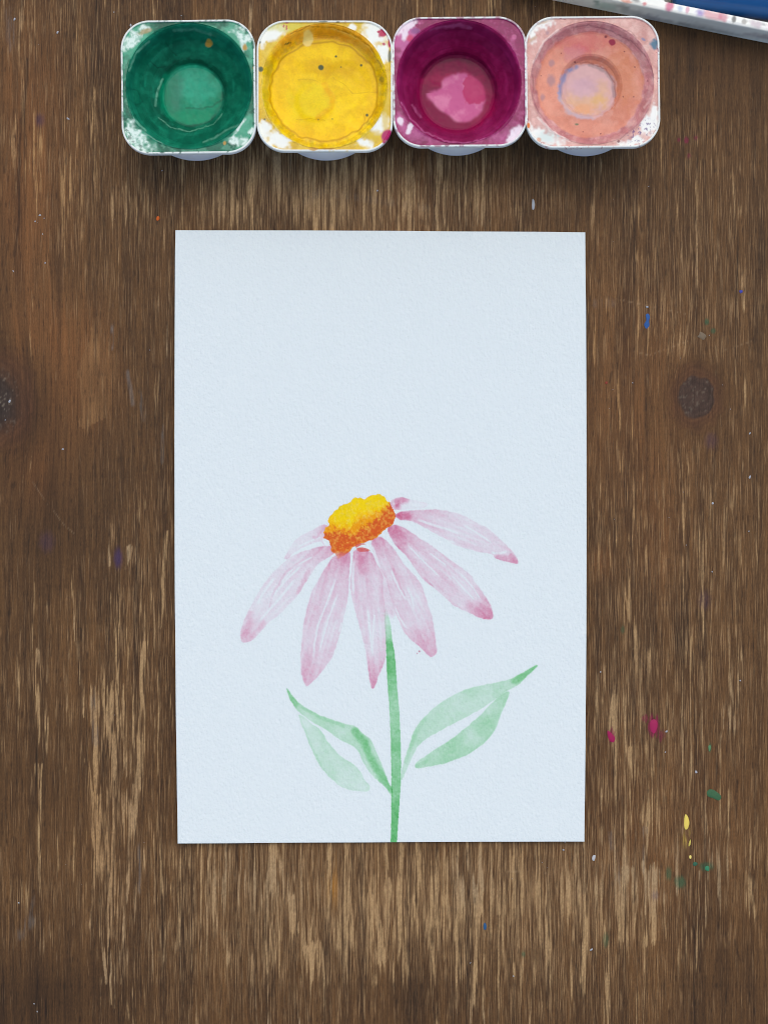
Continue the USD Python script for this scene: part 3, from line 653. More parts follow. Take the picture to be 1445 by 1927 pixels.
def pot(cx, cy, hx, hy, rc, rw, wofs, profile, floor_r, colour, label, tilt, crop, hollow=None, dimple=None, bodycol=None, seed=0):
    loc = (*map(float, at(cx, cy, H)), 0.0)
    t = thing('paint_pot', label, 'paint pot', loc, group='square paint pots in a row above the painting')
    n = 448
    th = np.linspace(-math.pi, math.pi, n, endpoint=False)
    r_out = lambda d: rounded(hx, hy, rc, d, th + tilt)
    prof = np.array(profile, float)
    rr = np.unique(np.r_[np.linspace(0.6, rw, 100), prof[:, 0]])
    zz = np.interp(rr, prof[::-1, 0], prof[::-1, 1])
    zz = ndimage.gaussian_filter1d(zz, 1.0)
    rings = []      # (x, y, z) in pixels of rim height, y down as in the photograph
    w0, w1 = wofs
    for r, z in zip(rr, zz):
        rings.append((w0 + r * np.cos(th), w1 + r * np.sin(th), np.full(n, z)))
    nwell = len(rings)
    inner = r_out(5.0)
    bx, by = w0 + rw * np.cos(th), w1 + rw * np.sin(th)
    for u in np.linspace(0, 1, 26)[1:]:
        z = -1.5 + 2.0 * math.exp(-(u / 0.08) ** 2)
        rings.append((bx + (inner * np.cos(th) - bx) * u, by + (inner * np.sin(th) - by) * u, np.full(n, z)))
    for d, z in ((4.5, -0.8), (4.0, 0.6), (3.5, 1.6), (2.8, 2.2), (2.0, 2.4), (1.3, 2.0), (0.6, 1.02), (0.1, 0.0), (0, -2.0), (0, -7), (0, -14), (0.8, -19), (2.0, -19.6)):
        r = r_out(d)
        rings.append((r * np.cos(th), r * np.sin(th), np.full(n, float(z))))
    R = np.array(rings)                                   # rings x 3 x n
    lx, ly, lz = R[:, 0], R[:, 1], R[:, 2]
    lump = (f2((lx + cx) / 26, (ly + cy) / 26, 3, seed) - 0.5)
    lz = lz + np.where(np.arange(len(R))[:, None] < nwell - 6, 2.6 * lump, 0.6 * lump)
    if dimple:
        for dx, dy, rx, dep in dimple:
            q = np.hypot(lx - dx, ly - dy) / rx
            lz = lz + np.where(np.arange(len(R))[:, None] < nwell - 30, dep * sm(1.15, 0.75, q), 0)
    x, y, z = lx * KPX, -ly * KPX, H + lz * KPX
    # where each point shows in the photograph, as coordinates of the close-up the colours were read from
    wx, wy = x + loc[0], y + loc[1]
    px = PW / 2 + wx / S * D / (D - z)
    py = PH / 2 - wy / S * D / (D - z)
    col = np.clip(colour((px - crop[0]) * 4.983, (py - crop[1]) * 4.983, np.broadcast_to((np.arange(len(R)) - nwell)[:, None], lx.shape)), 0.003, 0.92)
    V = np.stack([x, y, z], -1)
    nf = int(np.searchsorted(rr, floor_r))

    def band(i0, i1):
        v = V[i0:i1].reshape(-1, 3)
        f = grid_faces(i1 - i0, n, wrap=True)
        c = col[i0:i1].reshape(-1, 3)
        if i0 == 0:
            v = np.vstack([v, V[0].mean(0)])
            c = np.vstack([c, col[0].mean(0)])
            k = np.arange(n)
            f = np.vstack([f, np.stack([(k + 1) % n, k, np.full(n, len(v) - 1)], -1)])
        return v, f, c
    pieces = [('dried_paint', 0, nf + 1, PAINT), ('cup_wall', nf, nwell, PAINT), ('rim', nwell - 1, len(R), STAINED)]
    if hollow:
        nh = int(np.searchsorted(rr, hollow))
        pieces = [('paint_hollow', 0, nh + 1, PAINT), ('dried_paint', nh, nf + 1, PAINT)] + pieces[1:]
    for nm, i0, i1, m in pieces:
        v, f, c = band(i0, i1)
        obj(nm, (v, f), m, t, col=c)
    # the cylindrical body under the rim, with a collar
    m = 144
    a = np.linspace(0, 2 * math.pi, m, endpoint=False)
    rb = rw
    BH = H / KPX - 0.4
    body = [(rb + 1, -8), (rb + 1, -46), (rb + 0.2, -50), (rb - 2.2, -51), (rb - 2.8, -54), (rb - 3.0, -BH + 9), (rb - 3.8, -BH + 3), (rb - 5.5, -BH), (0.1, -BH)]
    bv = np.vstack([np.stack([(w0 + r * np.cos(a)) * KPX, (-w1 - r * np.sin(a)) * KPX, np.full(m, max(H + zz_ * KPX, 0.00004))], -1) for r, zz_ in body])
    obj('body', (bv, grid_faces(len(body), m, wrap=True, flip=False)), PLASTIC, t, smooth=35)
    for pts, c in (bodycol or []):
        pass
    return t


def shared(cx, cy, seed):
    """noises and a smear-edge helper in close-up coordinates"""
    a = f2(cx / 95, cy / 95, 4, seed)
    b = f2(cx / 34, cy / 34, 3, seed + 1)
    w = n2(cx / 60, cy / 60, seed + 2) - 0.5
    w2 = n2(cx / 22, cy / 22, seed + 3) - 0.5

    def blob(x, y, rx, ry, soft=0.35, rag=0.6, rot=0.0):
        dx, dy = cx - x, cy - y
        u, v = dx * math.cos(rot) + dy * math.sin(rot), -dx * math.sin(rot) + dy * math.cos(rot)
        return sm(1 + soft, 1 - soft, np.hypot(u / rx, v / ry) + rag * (w + 0.6 * w2))

    def line(pts, w_, k=1.0):
        d, t = seg_dist(cx + 14 * w, cy + 14 * w2, pts)
        return k * sm(w_, w_ * 0.25, d) * (0.5 + 0.5 * sm(0.25, 0.55, b))
    return a, b, w, w2, blob, line


def washes(col, cx, cy, seed, deep, light, k=1.0):
    """dried washes one over another: soft pools with a darker tide line, fine grit, brushed arcs"""
    wx, wy = 60 * (n2(cx / 120, cy / 120, seed) - 0.5), 60 * (n2(cx / 120, cy / 120, seed + 1) - 0.5)
    for i, sc in enumerate((170, 80, 40)):
        t = f2((cx + wx) / sc, (cy + wy) / sc, 3, seed + 2 + i)
        col = over(col, deep, 0.55 * k * sm(0.53, 0.60, t) * (0.5 + 0.5 * n2(cx / 200, cy / 200, seed + 9)))
        col = over(col, light, 0.40 * k * sm(0.44, 0.36, t))
        col = over(col, np.asarray(deep) * 0.7, 0.40 * k * sm(0.012, 0.0, np.abs(t - 0.53)))
    g = n2(cx / 9, cy / 9, seed + 10)
    return col * (0.93 + 0.14 * g[..., None])


def lip(col, ring, b, w2, stains, p=0.62):
    """the white outer edge, with flecks of colour"""
    e = sm(25.5, 27.5, ring + 0.0)
    col = over(col, WHITE, e * (0.35 + 0.65 * sm(p + 0.1, p - 0.1, b)))
    out = sm(31, 33.5, ring + 0.0)
    return over(col, A(205, 214, 222), out * 0.9)


def green(cx, cy, ring):
    a, b, w, w2, blob, line = shared(cx, cy, 50)
    r = np.hypot(cx - 728, cy - 712)
    arc = n2(r / 26, np.arctan2(cy - 712, cx - 728) * 2.2 + 20, 55)
    deep, main, light = A(1, 78, 60, 1.05), A(3, 104, 82, 1.05), A(24, 134, 108, 1.05)
    col = deep + (main - deep) * np.clip(0.25 + 0.9 * (0.5 * a + 0.5 * arc), 0, 1)[..., None]
    col = over(col, light, 0.55 * sm(0.52, 0.72, 0.6 * arc + 0.4 * a))
    col = washes(col, cx, cy, 310, A(1, 66, 52), A(34, 140, 112), 0.45)
    # thinner paint on the floor of the cup
    fl = blob(742, 780, 300, 285, 0.08, 0.10)
    fc = over(np.broadcast_to(A(8, 130, 100, 1.1), col.shape), A(40, 156, 130, 1.1), blob(800, 700, 200, 180, 0.5, 0.5))
    fc = over(fc, A(70, 124, 112), 0.45 * blob(600, 760, 70, 190, 0.6, 0.6))
    fc = over(fc, A(12, 140, 104, 1.08), 0.6 * blob(780, 1000, 230, 70, 0.4, 0.4))
    fc = fc * (0.85 + 0.3 * b[..., None])
    col = over(col, fc, fl)
    for pts, k in (([(700, 910), (840, 915), (950, 890), (1040, 830)], 0.4), ([(450, 960), (560, 1040), (720, 1080), (900, 1050), (1000, 980)], 0.4), ([(480, 990), (600, 1100), (740, 1130), (900, 1090)], 0.3), ([(490, 600), (510, 760), (505, 880)], 0.3)):
        col = over(col, deep * 0.8, line(pts, 14, k))
    for pts, wd, k in (([(480, 640), (430, 760), (410, 890)], 16, 0.75), ([(160, 560), (230, 400), (350, 280)], 14, 0.5), ([(440, 1000), (560, 1090), (740, 1130), (960, 1060), (1040, 960)], 8, 0.5), ([(150, 900), (200, 1000), (320, 1120)], 12, 0.55), ([(200, 1040), (330, 1160), (480, 1250)], 9, 0.5), ([(580, 180), (780, 170), (930, 220)], 20, 0.4), ([(520, 300), (600, 400)], 5, 0.0), ([(860, 1230), (960, 1190), (1090, 1110), (1210, 1060)], 14, 0.4)):
        col = over(col, A(118, 186, 164), line(pts, wd, k))
    for pts in ([(510, 300), (560, 370), (610, 420)], [(370, 470), (430, 530), (500, 520)], [(140, 720), (240, 740), (290, 850), (230, 880), (170, 830)]):
        col = over(col, A(2, 62, 50), line(pts, 9, 0.6))
    plate = ring >= 1
    col = np.where(plate[..., None], washes(over(col, A(10, 118, 90), 0.5 * plate), cx, cy, 330, A(2, 74, 58), A(110, 188, 160), 0.8), col)
    corner = blob(200, 250, 190, 170, 0.5, 0.9) + blob(1230, 260, 150, 190, 0.5, 0.9) + blob(220, 1230, 170, 150, 0.4, 0.9) + blob(1230, 1130, 120, 140, 0.5, 0.9)
    col = over(col, A(70, 168, 136), np.clip(corner, 0, 1) * 0.7 * plate)
    col = over(col, A(0, 52, 40), line([(520, 560), (600, 490), (740, 450), (880, 480), (1000, 570), (1060, 700), (1060, 800)], 46, 0.6))  # shade of the cup's upper wall painted in as a dark crescent
    for x, y, rx, ry, rt in ((130, 290, 60, 60, 0), (205, 250, 55, 70, 0.5), (290, 160, 60, 45, -0.3), (1205, 170, 60, 55, 0), (1270, 260, 80, 45, -0.5), (1240, 350, 50, 60, 0), (190, 1150, 75, 80, 0), (270, 1250, 95, 75, 0.5), (1145, 1225, 45, 38, 0), (1225, 1220, 65, 42, -0.2), (1310, 1130, 26, 26, 0), (1200, 1080, 18, 60, 0.6)):
        col = over(col, A(206, 230, 226), blob(x, y, rx, ry, 0.4, 1.5, rt) * plate * (0.45 + 0.55 * sm(0.36, 0.52, f2(cx / 20, cy / 20, 3, 58))))
    for x, y, rx, ry in ((910, 305, 26, 34), (1250, 345, 30, 40), (1060, 1240, 16, 20), (1335, 535, 10, 16)):
        col = over(col, A(170, 138, 62), blob(x, y, rx, ry, 0.3, 1.0))
    col = over(col, A(150, 120, 40), 0.7 * blob(310, 190, 60, 22, 0.5, 0.8, -0.3) * plate)
    col = lip(col, ring, b, w2, None, 0.70)
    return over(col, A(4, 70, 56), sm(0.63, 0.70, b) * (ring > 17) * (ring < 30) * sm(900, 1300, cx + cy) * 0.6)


def yellow(cx, cy, ring):
    a, b, w, w2, blob, line = shared(cx, cy, 80)
    r = np.hypot(cx - 695, cy - 700)
    th = np.arctan2(cy - 700, cx - 695)
    plate = ring >= 1
    # plastic with thin mustard washes
    col = np.broadcast_to(A(214, 184, 40), cx.shape + (3,)) * (0.75 + 0.5 * a[..., None])
    wall = over(np.broadcast_to(A(228, 200, 14, 1.12), cx.shape + (3,)), A(198, 178, 40), sm(0.4, 0.7, b))
    wall = over(wall, A(220, 148, 40, 1.15), sm(560, 200, cy + 160 * w) * 0.75)
    wall = over(wall, A(176, 120, 20), 0.35 * blob(1200, 950, 80, 150) + 0.3 * blob(480, 1210, 120, 50))
    wall = over(wall, A(190, 176, 30), 0.8 * blob(180, 760, 60, 260, 0.4, 0.4))
    col = np.where(plate[..., None], col, wall)
    col = washes(col, cx, cy, 350, A(176, 132, 10), A(222, 200, 90), 0.5)
    pool = sm(1.02, 0.97, np.hypot((cx - 696) / 520, (cy - 745) / 486) + 0.06 * w + 0.03 * w2) * ~plate
    pc = np.broadcast_to(A(238, 206, 2, 1.0), col.shape)
    pc = over(pc, A(220, 184, 4, 1.0), sm(0.45, 0.68, a) * 0.75)
    pc = over(pc, A(222, 204, 10, 1.0), 0.7 * blob(560, 850, 190, 200, 0.35, 0.35))
    pc = over(pc, A(208, 168, 10), 0.65 * blob(740, 560, 220, 90, 0.6, 0.8) + 0.5 * blob(1050, 580, 160, 180, 0.5, 0.7) * 0.6)
    pc = over(pc, A(216, 150, 10), 0.55 * line([(700, 690), (780, 800), (760, 900), (640, 1000)], 40))
    for pts in ([(450, 640), (580, 640), (640, 660)], [(780, 620), (900, 700), (960, 770), (1200, 760)], [(700, 1020), (560, 1010), (430, 1020)], [(1080, 960), (1070, 1060), (980, 1150)]):
        pc = over(pc, A(170, 128, 6), line(pts, 7, 0.45))
    pc = washes(pc, cx, cy, 450, A(202, 150, 2), A(236, 210, 20), 0.22)
    col = over(col, pc, pool)
    col = over(col, A(150, 104, 8), 0.55 * sm(0.035, 0.0, np.abs(np.hypot((cx - 696) / 505, (cy - 752) / 468) - 1.0 + 0.06 * w)) * ~plate)
    for pts, k in (([(120, 620), (110, 820), (170, 1000), (300, 1160), (480, 1260)], 0.5), ([(760, 160), (960, 230), (1120, 350), (1250, 540)], 0.5)):
        col = over(col, A(232, 214, 120), line(pts, 8, k))
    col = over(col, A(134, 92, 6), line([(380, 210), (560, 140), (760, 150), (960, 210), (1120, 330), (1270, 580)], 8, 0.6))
    # chip of pale paint standing in the upper edge
    col = over(col, A(232, 216, 130), blob(550, 260, 50, 70, 0.15, 0.5))
    # white corners
    for x, y, rx, ry, rt in ((200, 210, 120, 60, -0.5), (110, 280, 40, 60, 0), (1190, 230, 140, 120, 0.7), (1240, 380, 60, 110, 0), (150, 1110, 60, 70, 0), (240, 1200, 140, 70, 0.6), (1090, 1230, 70, 45, 0), (1220, 1060, 90, 90, 0), (960, 150, 40, 26, 0)):
        col = over(col, A(228, 236, 232), blob(x, y, rx, ry, 0.45, 1.0, rt) * plate)
    col = over(col, A(196, 196, 60), 0.6 * blob(330, 150, 170, 36, 0.5, 0.6) * plate)
    col = over(col, A(206, 180, 40), 0.7 * (blob(1160, 1180, 80, 50, 0.4, 0.8) + blob(1270, 950, 30, 200, 0.4, 0.5)).clip(0, 1) * plate)
    # specks and drops
    for x, y, q in ((668, 528, 25), (1098, 975, 14), (100, 545, 24), (808, 424, 10), (1045, 508, 11), (642, 1018, 6), (775, 1012, 6), (140, 1014, 9), (1240, 640, 26), (855, 525, 6), (90, 290, 16)):
        col = over(col, A(62, 84, 60), blob(x, y, q, q, 0.25, 0.25) * (0.95 if q < 26 else 0.4))
    col = over(col, A(30, 60, 34), line([(330, 310), (385, 298)], 9, 1.0))
    for x, y, rx, ry in ((1250, 220, 30, 30), (1255, 308, 20, 18), (1310, 300, 18, 40), (1205, 192, 8, 9), (1240, 185, 20, 14), (345, 108, 16, 8), (345, 150, 6, 20), (318, 140, 5, 14), (905, 92, 14, 14)):
        col = over(col, A(176, 40, 84), blob(x, y, rx, ry, 0.3, 0.9))
    col = lip(col, ring, b, w2, None, 0.72)
    col = over(col, A(168, 26, 96), blob(1275, 1170, 44, 70, 0.2, 0.7, 0.4))
    for x, y, rx, ry in ((600, 1290, 40, 18), (720, 1290, 60, 10), (680, 98, 40, 6), (825, 102, 16, 6), (1310, 420, 12, 60)):
        col = over(col, A(190, 150, 60) if y > 500 else A(74, 84, 60), 0.8 * blob(x, y, rx, ry, 0.3, 0.8))
    return col


def magenta(cx, cy, ring):
    a, b, w, w2, blob, line = shared(cx, cy, 110)
    r = np.hypot(cx - 690, cy - 700)
    arc = n2(r / 30, np.arctan2(cy - 700, cx - 690) * 2.0 + 20, 115)
    plate = ring >= 1
    deep, main, light = A(88, 6, 52, 1.02), A(134, 18, 82, 1.02), A(164, 48, 116, 1.02)
    col = deep + (main - deep) * np.clip(0.2 + 0.9 * (0.5 * a + 0.5 * arc), 0, 1)[..., None]
    col = over(col, light, 0.4 * sm(0.55, 0.75, 0.6 * arc + 0.4 * a))
    col = washes(col, cx, cy, 370, A(84, 4, 48), A(160, 52, 116), 0.3)
    fl = blob(668, 800, 372, 352, 0.07, 0.08)
    fc = np.broadcast_to(A(126, 12, 70, 1.0), col.shape) * (0.85 + 0.3 * b[..., None])
    fc = over(fc, A(160, 20, 84, 1.08), 0.6 * blob(640, 640, 240, 60, 0.6, 0.8) + 0.3 * blob(860, 900, 160, 200))
    ghost = shapely.contains_xy(Polygon(spline([(385, 790), (460, 745), (525, 720), (540, 650), (620, 605), (735, 578), (830, 620), (910, 690), (935, 800), (900, 920), (830, 1010), (760, 1035), (660, 1030), (600, 980), (500, 920), (440, 850)])), cx + 16 * w + 14 * w2, cy + 16 * w2 + 14 * w)
    ghost = ndimage.gaussian_filter(ghost.astype(float), (1.6, 4.0))
    pk = over(np.broadcast_to(A(198, 98, 158, 1.0), col.shape), A(214, 132, 180, 1.0), sm(0.45, 0.65, a))
    pk = over(pk, A(176, 38, 102, 1.08), blob(845, 730, 125, 150, 0.08, 0.25, 0.3) * 0.85)
    fc = over(fc, pk, ghost * 0.95)
    col = over(col, fc, fl)
    col = over(col, A(70, 2, 38), line([(350, 600), (450, 480), (680, 430), (900, 500), (1010, 640), (1050, 800)], 48, 0.5))  # dark crescent puts the upper wall's shade into the paint colour
    for pts, wd, k in (([(150, 860), (230, 1000), (360, 1130), (560, 1220), (760, 1240), (960, 1190)], 11, 0.5), ([(1150, 280), (1230, 400), (1265, 540)], 8, 0.5), ([(560, 150), (700, 130), (800, 160)], 26, 0.35), ([(250, 880), (330, 990)], 18, 0.35), ([(1270, 850), (1235, 930)], 14, 0.5), ([(420, 180), (560, 140)], 16, 0.3)):
        col = over(col, A(206, 120, 176), line(pts, wd, k))
    col = np.where(plate[..., None], washes(over(col, A(146, 30, 96), 0.7 * plate), cx, cy, 390, A(104, 10, 66), A(196, 104, 160), 0.55), col)
    corner = blob(170, 230, 110, 160, 0.4, 0.9) + 0.7 * blob(130, 1040, 40, 70, 0.5, 0.8) + 0.6 * blob(300, 1150, 140, 80, 0.5, 1.0) + 0.5 * blob(1120, 1180, 110, 60, 0.5, 0.9)
    col = over(col, A(190, 98, 158), np.clip(corner, 0, 1) * plate * 0.75)
    for x, y, rx, ry, rt in ((120, 170, 50, 36, -0.4), (230, 112, 60, 34, 0), (185, 190, 22, 90, 0.1), (1240, 1160, 62, 56, -0.6), (1190, 1200, 40, 40, 0), (140, 1040, 20, 34, 0), (230, 1090, 18, 60, 0.3)):
        col = over(col, A(226, 216, 232), blob(x, y, rx, ry, 0.5, 1.2, rt) * plate * 0.92)
    col = over(col, A(120, 70, 130), 0.7 * blob(285, 185, 40, 24, 0.4, 0.7) * plate)
    col = over(col, A(190, 24, 76), 0.7 * blob(235, 260, 34, 28, 0.5, 0.8) * plate)
    col = over(col, A(204, 110, 160), 0.6 * (blob(1210, 240, 22, 22, 0.3, 0.5) + blob(320, 115, 12, 10, 0.3, 0.5)))
    col = lip(col, ring, b, w2, None, 0.52)
    return col


def peach(cx, cy, ring):
    a, b, w, w2, blob, line = shared(cx, cy, 140)
    plate = ring >= 1
    col = np.broadcast_to(A(210, 166, 160), cx.shape + (3,)) * (0.72 + 0.5 * a[..., None])
    wall = over(np.broadcast_to(A(188, 134, 140, 1.1), col.shape), A(172, 118, 128), sm(0.45, 0.65, a))
    col = np.where(plate[..., None], col, wall)
    col = washes(col, cx, cy, 410, A(176, 118, 116), A(226, 200, 194), 0.5)
    q = np.hypot((cx - 697) / 502, (cy - 690) / 500)
    pool = sm(1.02, 0.97, q + 0.05 * w + 0.02 * w2) * ~plate
    pc = np.broadcast_to(A(212, 152, 136, 0.92), col.shape)
    pc = over(pc, A(206, 136, 116, 0.92), sm(0.42, 0.62, a))
    pc = over(pc, A(222, 154, 134, 0.95), 0.8 * blob(330, 700, 150, 330, 0.5, 0.5) + 0.6 * blob(640, 1100, 300, 70, 0.5, 0.5))
    pc = over(pc, A(196, 112, 112), 0.8 * blob(640, 280, 280, 110, 0.6, 0.8) + 0.5 * blob(600, 400, 120, 90))
    pc = over(pc, A(198, 142, 152), 0.5 * blob(540, 390, 100, 60, 0.5, 0.8))
    pc = over(pc, A(196, 128, 92), 0.6 * blob(1000, 620, 150, 260, 0.5, 0.7))
    pc = washes(pc, cx, cy, 430, A(186, 108, 92), A(222, 168, 150), 0.22)
    col = over(col, pc, pool)
    # pale hollow in the middle
    h = blob(668, 752, 278, 262, 0.06, 0.12) * ~plate
    hc = np.broadcast_to(A(202, 168, 172, 1.02), col.shape)
    hc = over(hc, A(206, 170, 140, 1.02), blob(640, 850, 190, 110, 0.5, 0.6) * 0.85 + 0.7 * blob(790, 760, 90, 110, 0.5, 0.5))
    hc = over(hc, A(196, 164, 178, 1.02), 0.85 * blob(650, 720, 130, 90, 0.4, 0.5))
    hc = over(hc, A(214, 152, 104, 1.02), 0.5 * blob(640, 910, 110, 40, 0.6, 0.7))
    hc = over(hc, A(128, 140, 182, 1.02), line([(560, 520), (470, 570), (420, 680), (400, 800)], 42, 0.85))
    hc = over(hc, A(176, 160, 176), line([(400, 800), (440, 920), (540, 980), (700, 1000)], 40, 0.6))
    hc = over(hc, A(150, 130, 136), line([(700, 500), (850, 560), (920, 660), (930, 800)], 34, 0.7))
    hc = hc * (0.92 + 0.16 * b[..., None])
    col = over(col, hc, h)
    col = over(col, A(150, 96, 92), line([(560, 490), (680, 478), (840, 540), (930, 680), (940, 820)], 9, 0.55))
    for pts, k in (([(540, 150), (700, 130), (900, 190), (1100, 290), (1230, 430), (1300, 620)], 0.6), ([(160, 600), (165, 820), (210, 940), (300, 1060)], 0.5), ([(1010, 180), (1080, 190), (1130, 250)], 0.5), ([(600, 130), (760, 130), (880, 180)], 0.3), ([(980, 1200), (1130, 1080), (1250, 920)], 0.3)):
        col = over(col, A(130, 86, 96), line(pts, 9, k))
    for pts, k in (([(210, 1000), (330, 1120), (500, 1220)], 0.8), ([(170, 480), (260, 290), (400, 180)], 0.6), ([(1210, 900), (1290, 800)], 0.4)):
        col = over(col, A(232, 214, 212), line(pts, 16, k))
    for x, y, rx, ry, rt in ((230, 130, 110, 50, -0.5), (150, 220, 44, 60, 0), (200, 1130, 80, 60, 0.4), (310, 1200, 110, 50, 0.2), (1250, 1080, 70, 100, 0.3), (1120, 1220, 130, 40, -0.2), (1290, 1180, 40, 50, 0), (1290, 960, 30, 90, 0)):
        col = over(col, A(228, 234, 234), blob(x, y, rx, ry, 0.45, 1.1, rt) * plate)
    col = over(col, A(186, 152, 120), 0.7 * (blob(250, 110, 60, 14, 0.5, 1.0, -0.3) + blob(160, 260, 50, 16, 0.5, 1, -0.6)) * plate)
    col = over(col, A(190, 214, 214), 0.6 * blob(300, 1180, 90, 60, 0.5, 0.9) * plate)
    # violet spatter, blue dab, dark red bead and small specks
    pur = sm(0.60, 0.68, f2(cx / 16, cy / 16, 2, 150)) * blob(1160, 1130, 130, 90, 0.5, 0.6, -0.4)
    col = over(col, A(92, 66, 128), 0.85 * pur * plate)
    col = over(col, A(70, 112, 138), blob(1300, 310, 40, 46, 0.4, 0.8))
    col = over(col, A(110, 122, 160), 0.8 * blob(1200, 265, 22, 12, 0.3, 0.4, 0.5))
    col = over(col, A(140, 34, 66), blob(905, 288, 30, 32, 0.2, 0.7))
    for x, y, q in ((845, 240, 12), (555, 478, 10), (1020, 380, 6), (1118, 525, 7), (1008, 803, 6), (1108, 803, 6), (428, 396, 6), (238, 606, 6), (798, 1150, 6), (632, 1132, 5), (1240, 655, 6), (965, 1222, 12)):
        col = over(col, A(110, 52, 62), blob(x, y, q, q, 0.3, 0.4) * 0.85)
    for x, y, rx, ry in ((335, 490, 26, 32), (335, 650, 36, 50), (255, 810, 20, 30), (300, 205, 18, 18)):
        col = over(col, A(158, 128, 140), 0.7 * blob(x, y, rx, ry, 0.5, 0.5))
    col = over(col, A(120, 122, 96), blob(573, 1062, 20, 11, 0.3, 0.4))
    col = lip(col, ring, b, w2, None, 0.66)
    col = over(col, A(214, 122, 50), blob(120, 1075, 14, 24, 0.3, 0.4) + 0.6 * blob(220, 1205, 18, 18, 0.4, 0.5))
    sp = sm(0.68, 0.74, f2(cx / 14, cy / 14, 2, 152)) * (ring > 22) * sm(0.45, 0.6, a)
    return over(col, A(150, 64, 92), 0.8 * sp)


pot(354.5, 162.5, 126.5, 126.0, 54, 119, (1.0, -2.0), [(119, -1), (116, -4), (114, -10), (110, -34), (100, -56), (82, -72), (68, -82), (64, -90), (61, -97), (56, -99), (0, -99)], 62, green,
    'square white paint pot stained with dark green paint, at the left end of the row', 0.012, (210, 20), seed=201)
pot(611.0, 161.0, 128.0, 123.5, 54, 118, (-1.0, 0.0), [(118, -1), (115, -4), (112, -12), (107, -32), (104, -38), (100, -40), (60, -41), (0, -42)], 103, yellow,
    'square white paint pot nearly full of bright yellow paint', 0.0, (470, 20), dimple=[(-20, 22, 36, 2.0), (40, -10, 44, -1.5)], seed=202)
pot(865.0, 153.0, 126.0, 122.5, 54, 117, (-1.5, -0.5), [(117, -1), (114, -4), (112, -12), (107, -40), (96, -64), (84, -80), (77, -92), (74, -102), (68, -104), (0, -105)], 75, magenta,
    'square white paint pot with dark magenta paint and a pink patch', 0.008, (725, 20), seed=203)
pot(1115.0, 153.5, 126.5, 124.0, 54, 116, (-1.0, 1.0), [(116, -1), (113, -4), (108, -14), (102, -24), (98, -26), (60, -28), (57, -32), (53, -42), (44, -47), (0, -49)], 99, peach,
    'square white paint pot with peach orange paint, at the right end of the row', 0.010, (970, 20), hollow=57, seed=204)

# ------------------------------------------------------------------ the white plastic tray at the top right corner and the blue bar in it
ang = math.atan(0.2)
HT = 0.0140
o = np.array(at(1042.0, 0.0, 0.0))
U, Vv = np.array([math.cos(ang), -math.sin(ang)]), np.array([math.sin(ang), math.cos(ang)])
tray = thing('paint_tray', 'white plastic tray with paint stained edges beyond the peach pot', 'tray', (*o, 0.0))
mm = 0.001
pathv = [(0, 0.1), (0, 3), (0, 6), (0, 9), (0, 11.5), (0.02, 13.0), (0.15, 13.6), (0.4, 13.9), (0.8, 14.0)]
ks = [len(pathv)]
pathv += [(v, 14.0) for v in np.linspace(1.0, 2.0, 6)] + [(2.15, 13.9), (2.25, 13.6)]
ks.append(len(pathv))
pathv += [(2.4, 10.0), (2.6, 5.0), (3.2, 2.2), (5, 2.0), (20, 2.0), (34, 2.0), (35, 5.0), (35.3, 13.6), (35.5, 14.0), (37.5, 14.0), (38.0, 13.5), (38.0, 0.1)]
pathv = np.array(pathv)
s_ = np.r_[np.linspace(-12, 24, 120)[:-1], np.linspace(24, 62, 260), np.linspace(62, 130, 60)[1:]]
s0 = 26.0                                          # where the trough begins along the tray
cut = sm(s0, s0 + 0.5, s_) * sm(128, 127, s_)
SS, KK = np.meshgrid(s_, np.arange(len(pathv)), indexing='ij')
PV, PZ = pathv[KK, 0], pathv[KK, 1].copy()
inside = (KK >= ks[1] - 2) & (PV < 35.4)
PZ = np.where(inside, 14.0 + (PZ - 14.0) * cut[:, None], PZ)
X = (U[0] * SS + Vv[0] * PV) * mm
Y = (U[1] * SS + Vv[1] * PV) * mm
Z = PZ * mm * 0.76
tc = np.broadcast_to(A(222, 228, 226), X.shape + (3,)) * (0.88 + 0.24 * f2(SS / 6, PV + PZ / 3, 3, 301)[..., None])
q1, q2 = SS, PV - (14 - PZ)
rag = f2(SS / 1.6, q2 / 1.6, 3, 302) - 0.5


def dab(tc, s, q, rs, rq, c, k=1.0):
    return over(tc, A(*c), 0.8 * k * sm(1.5, 0.4, np.hypot((q1 - s) / rs, (q2 - q) / rq) + 1.8 * rag))


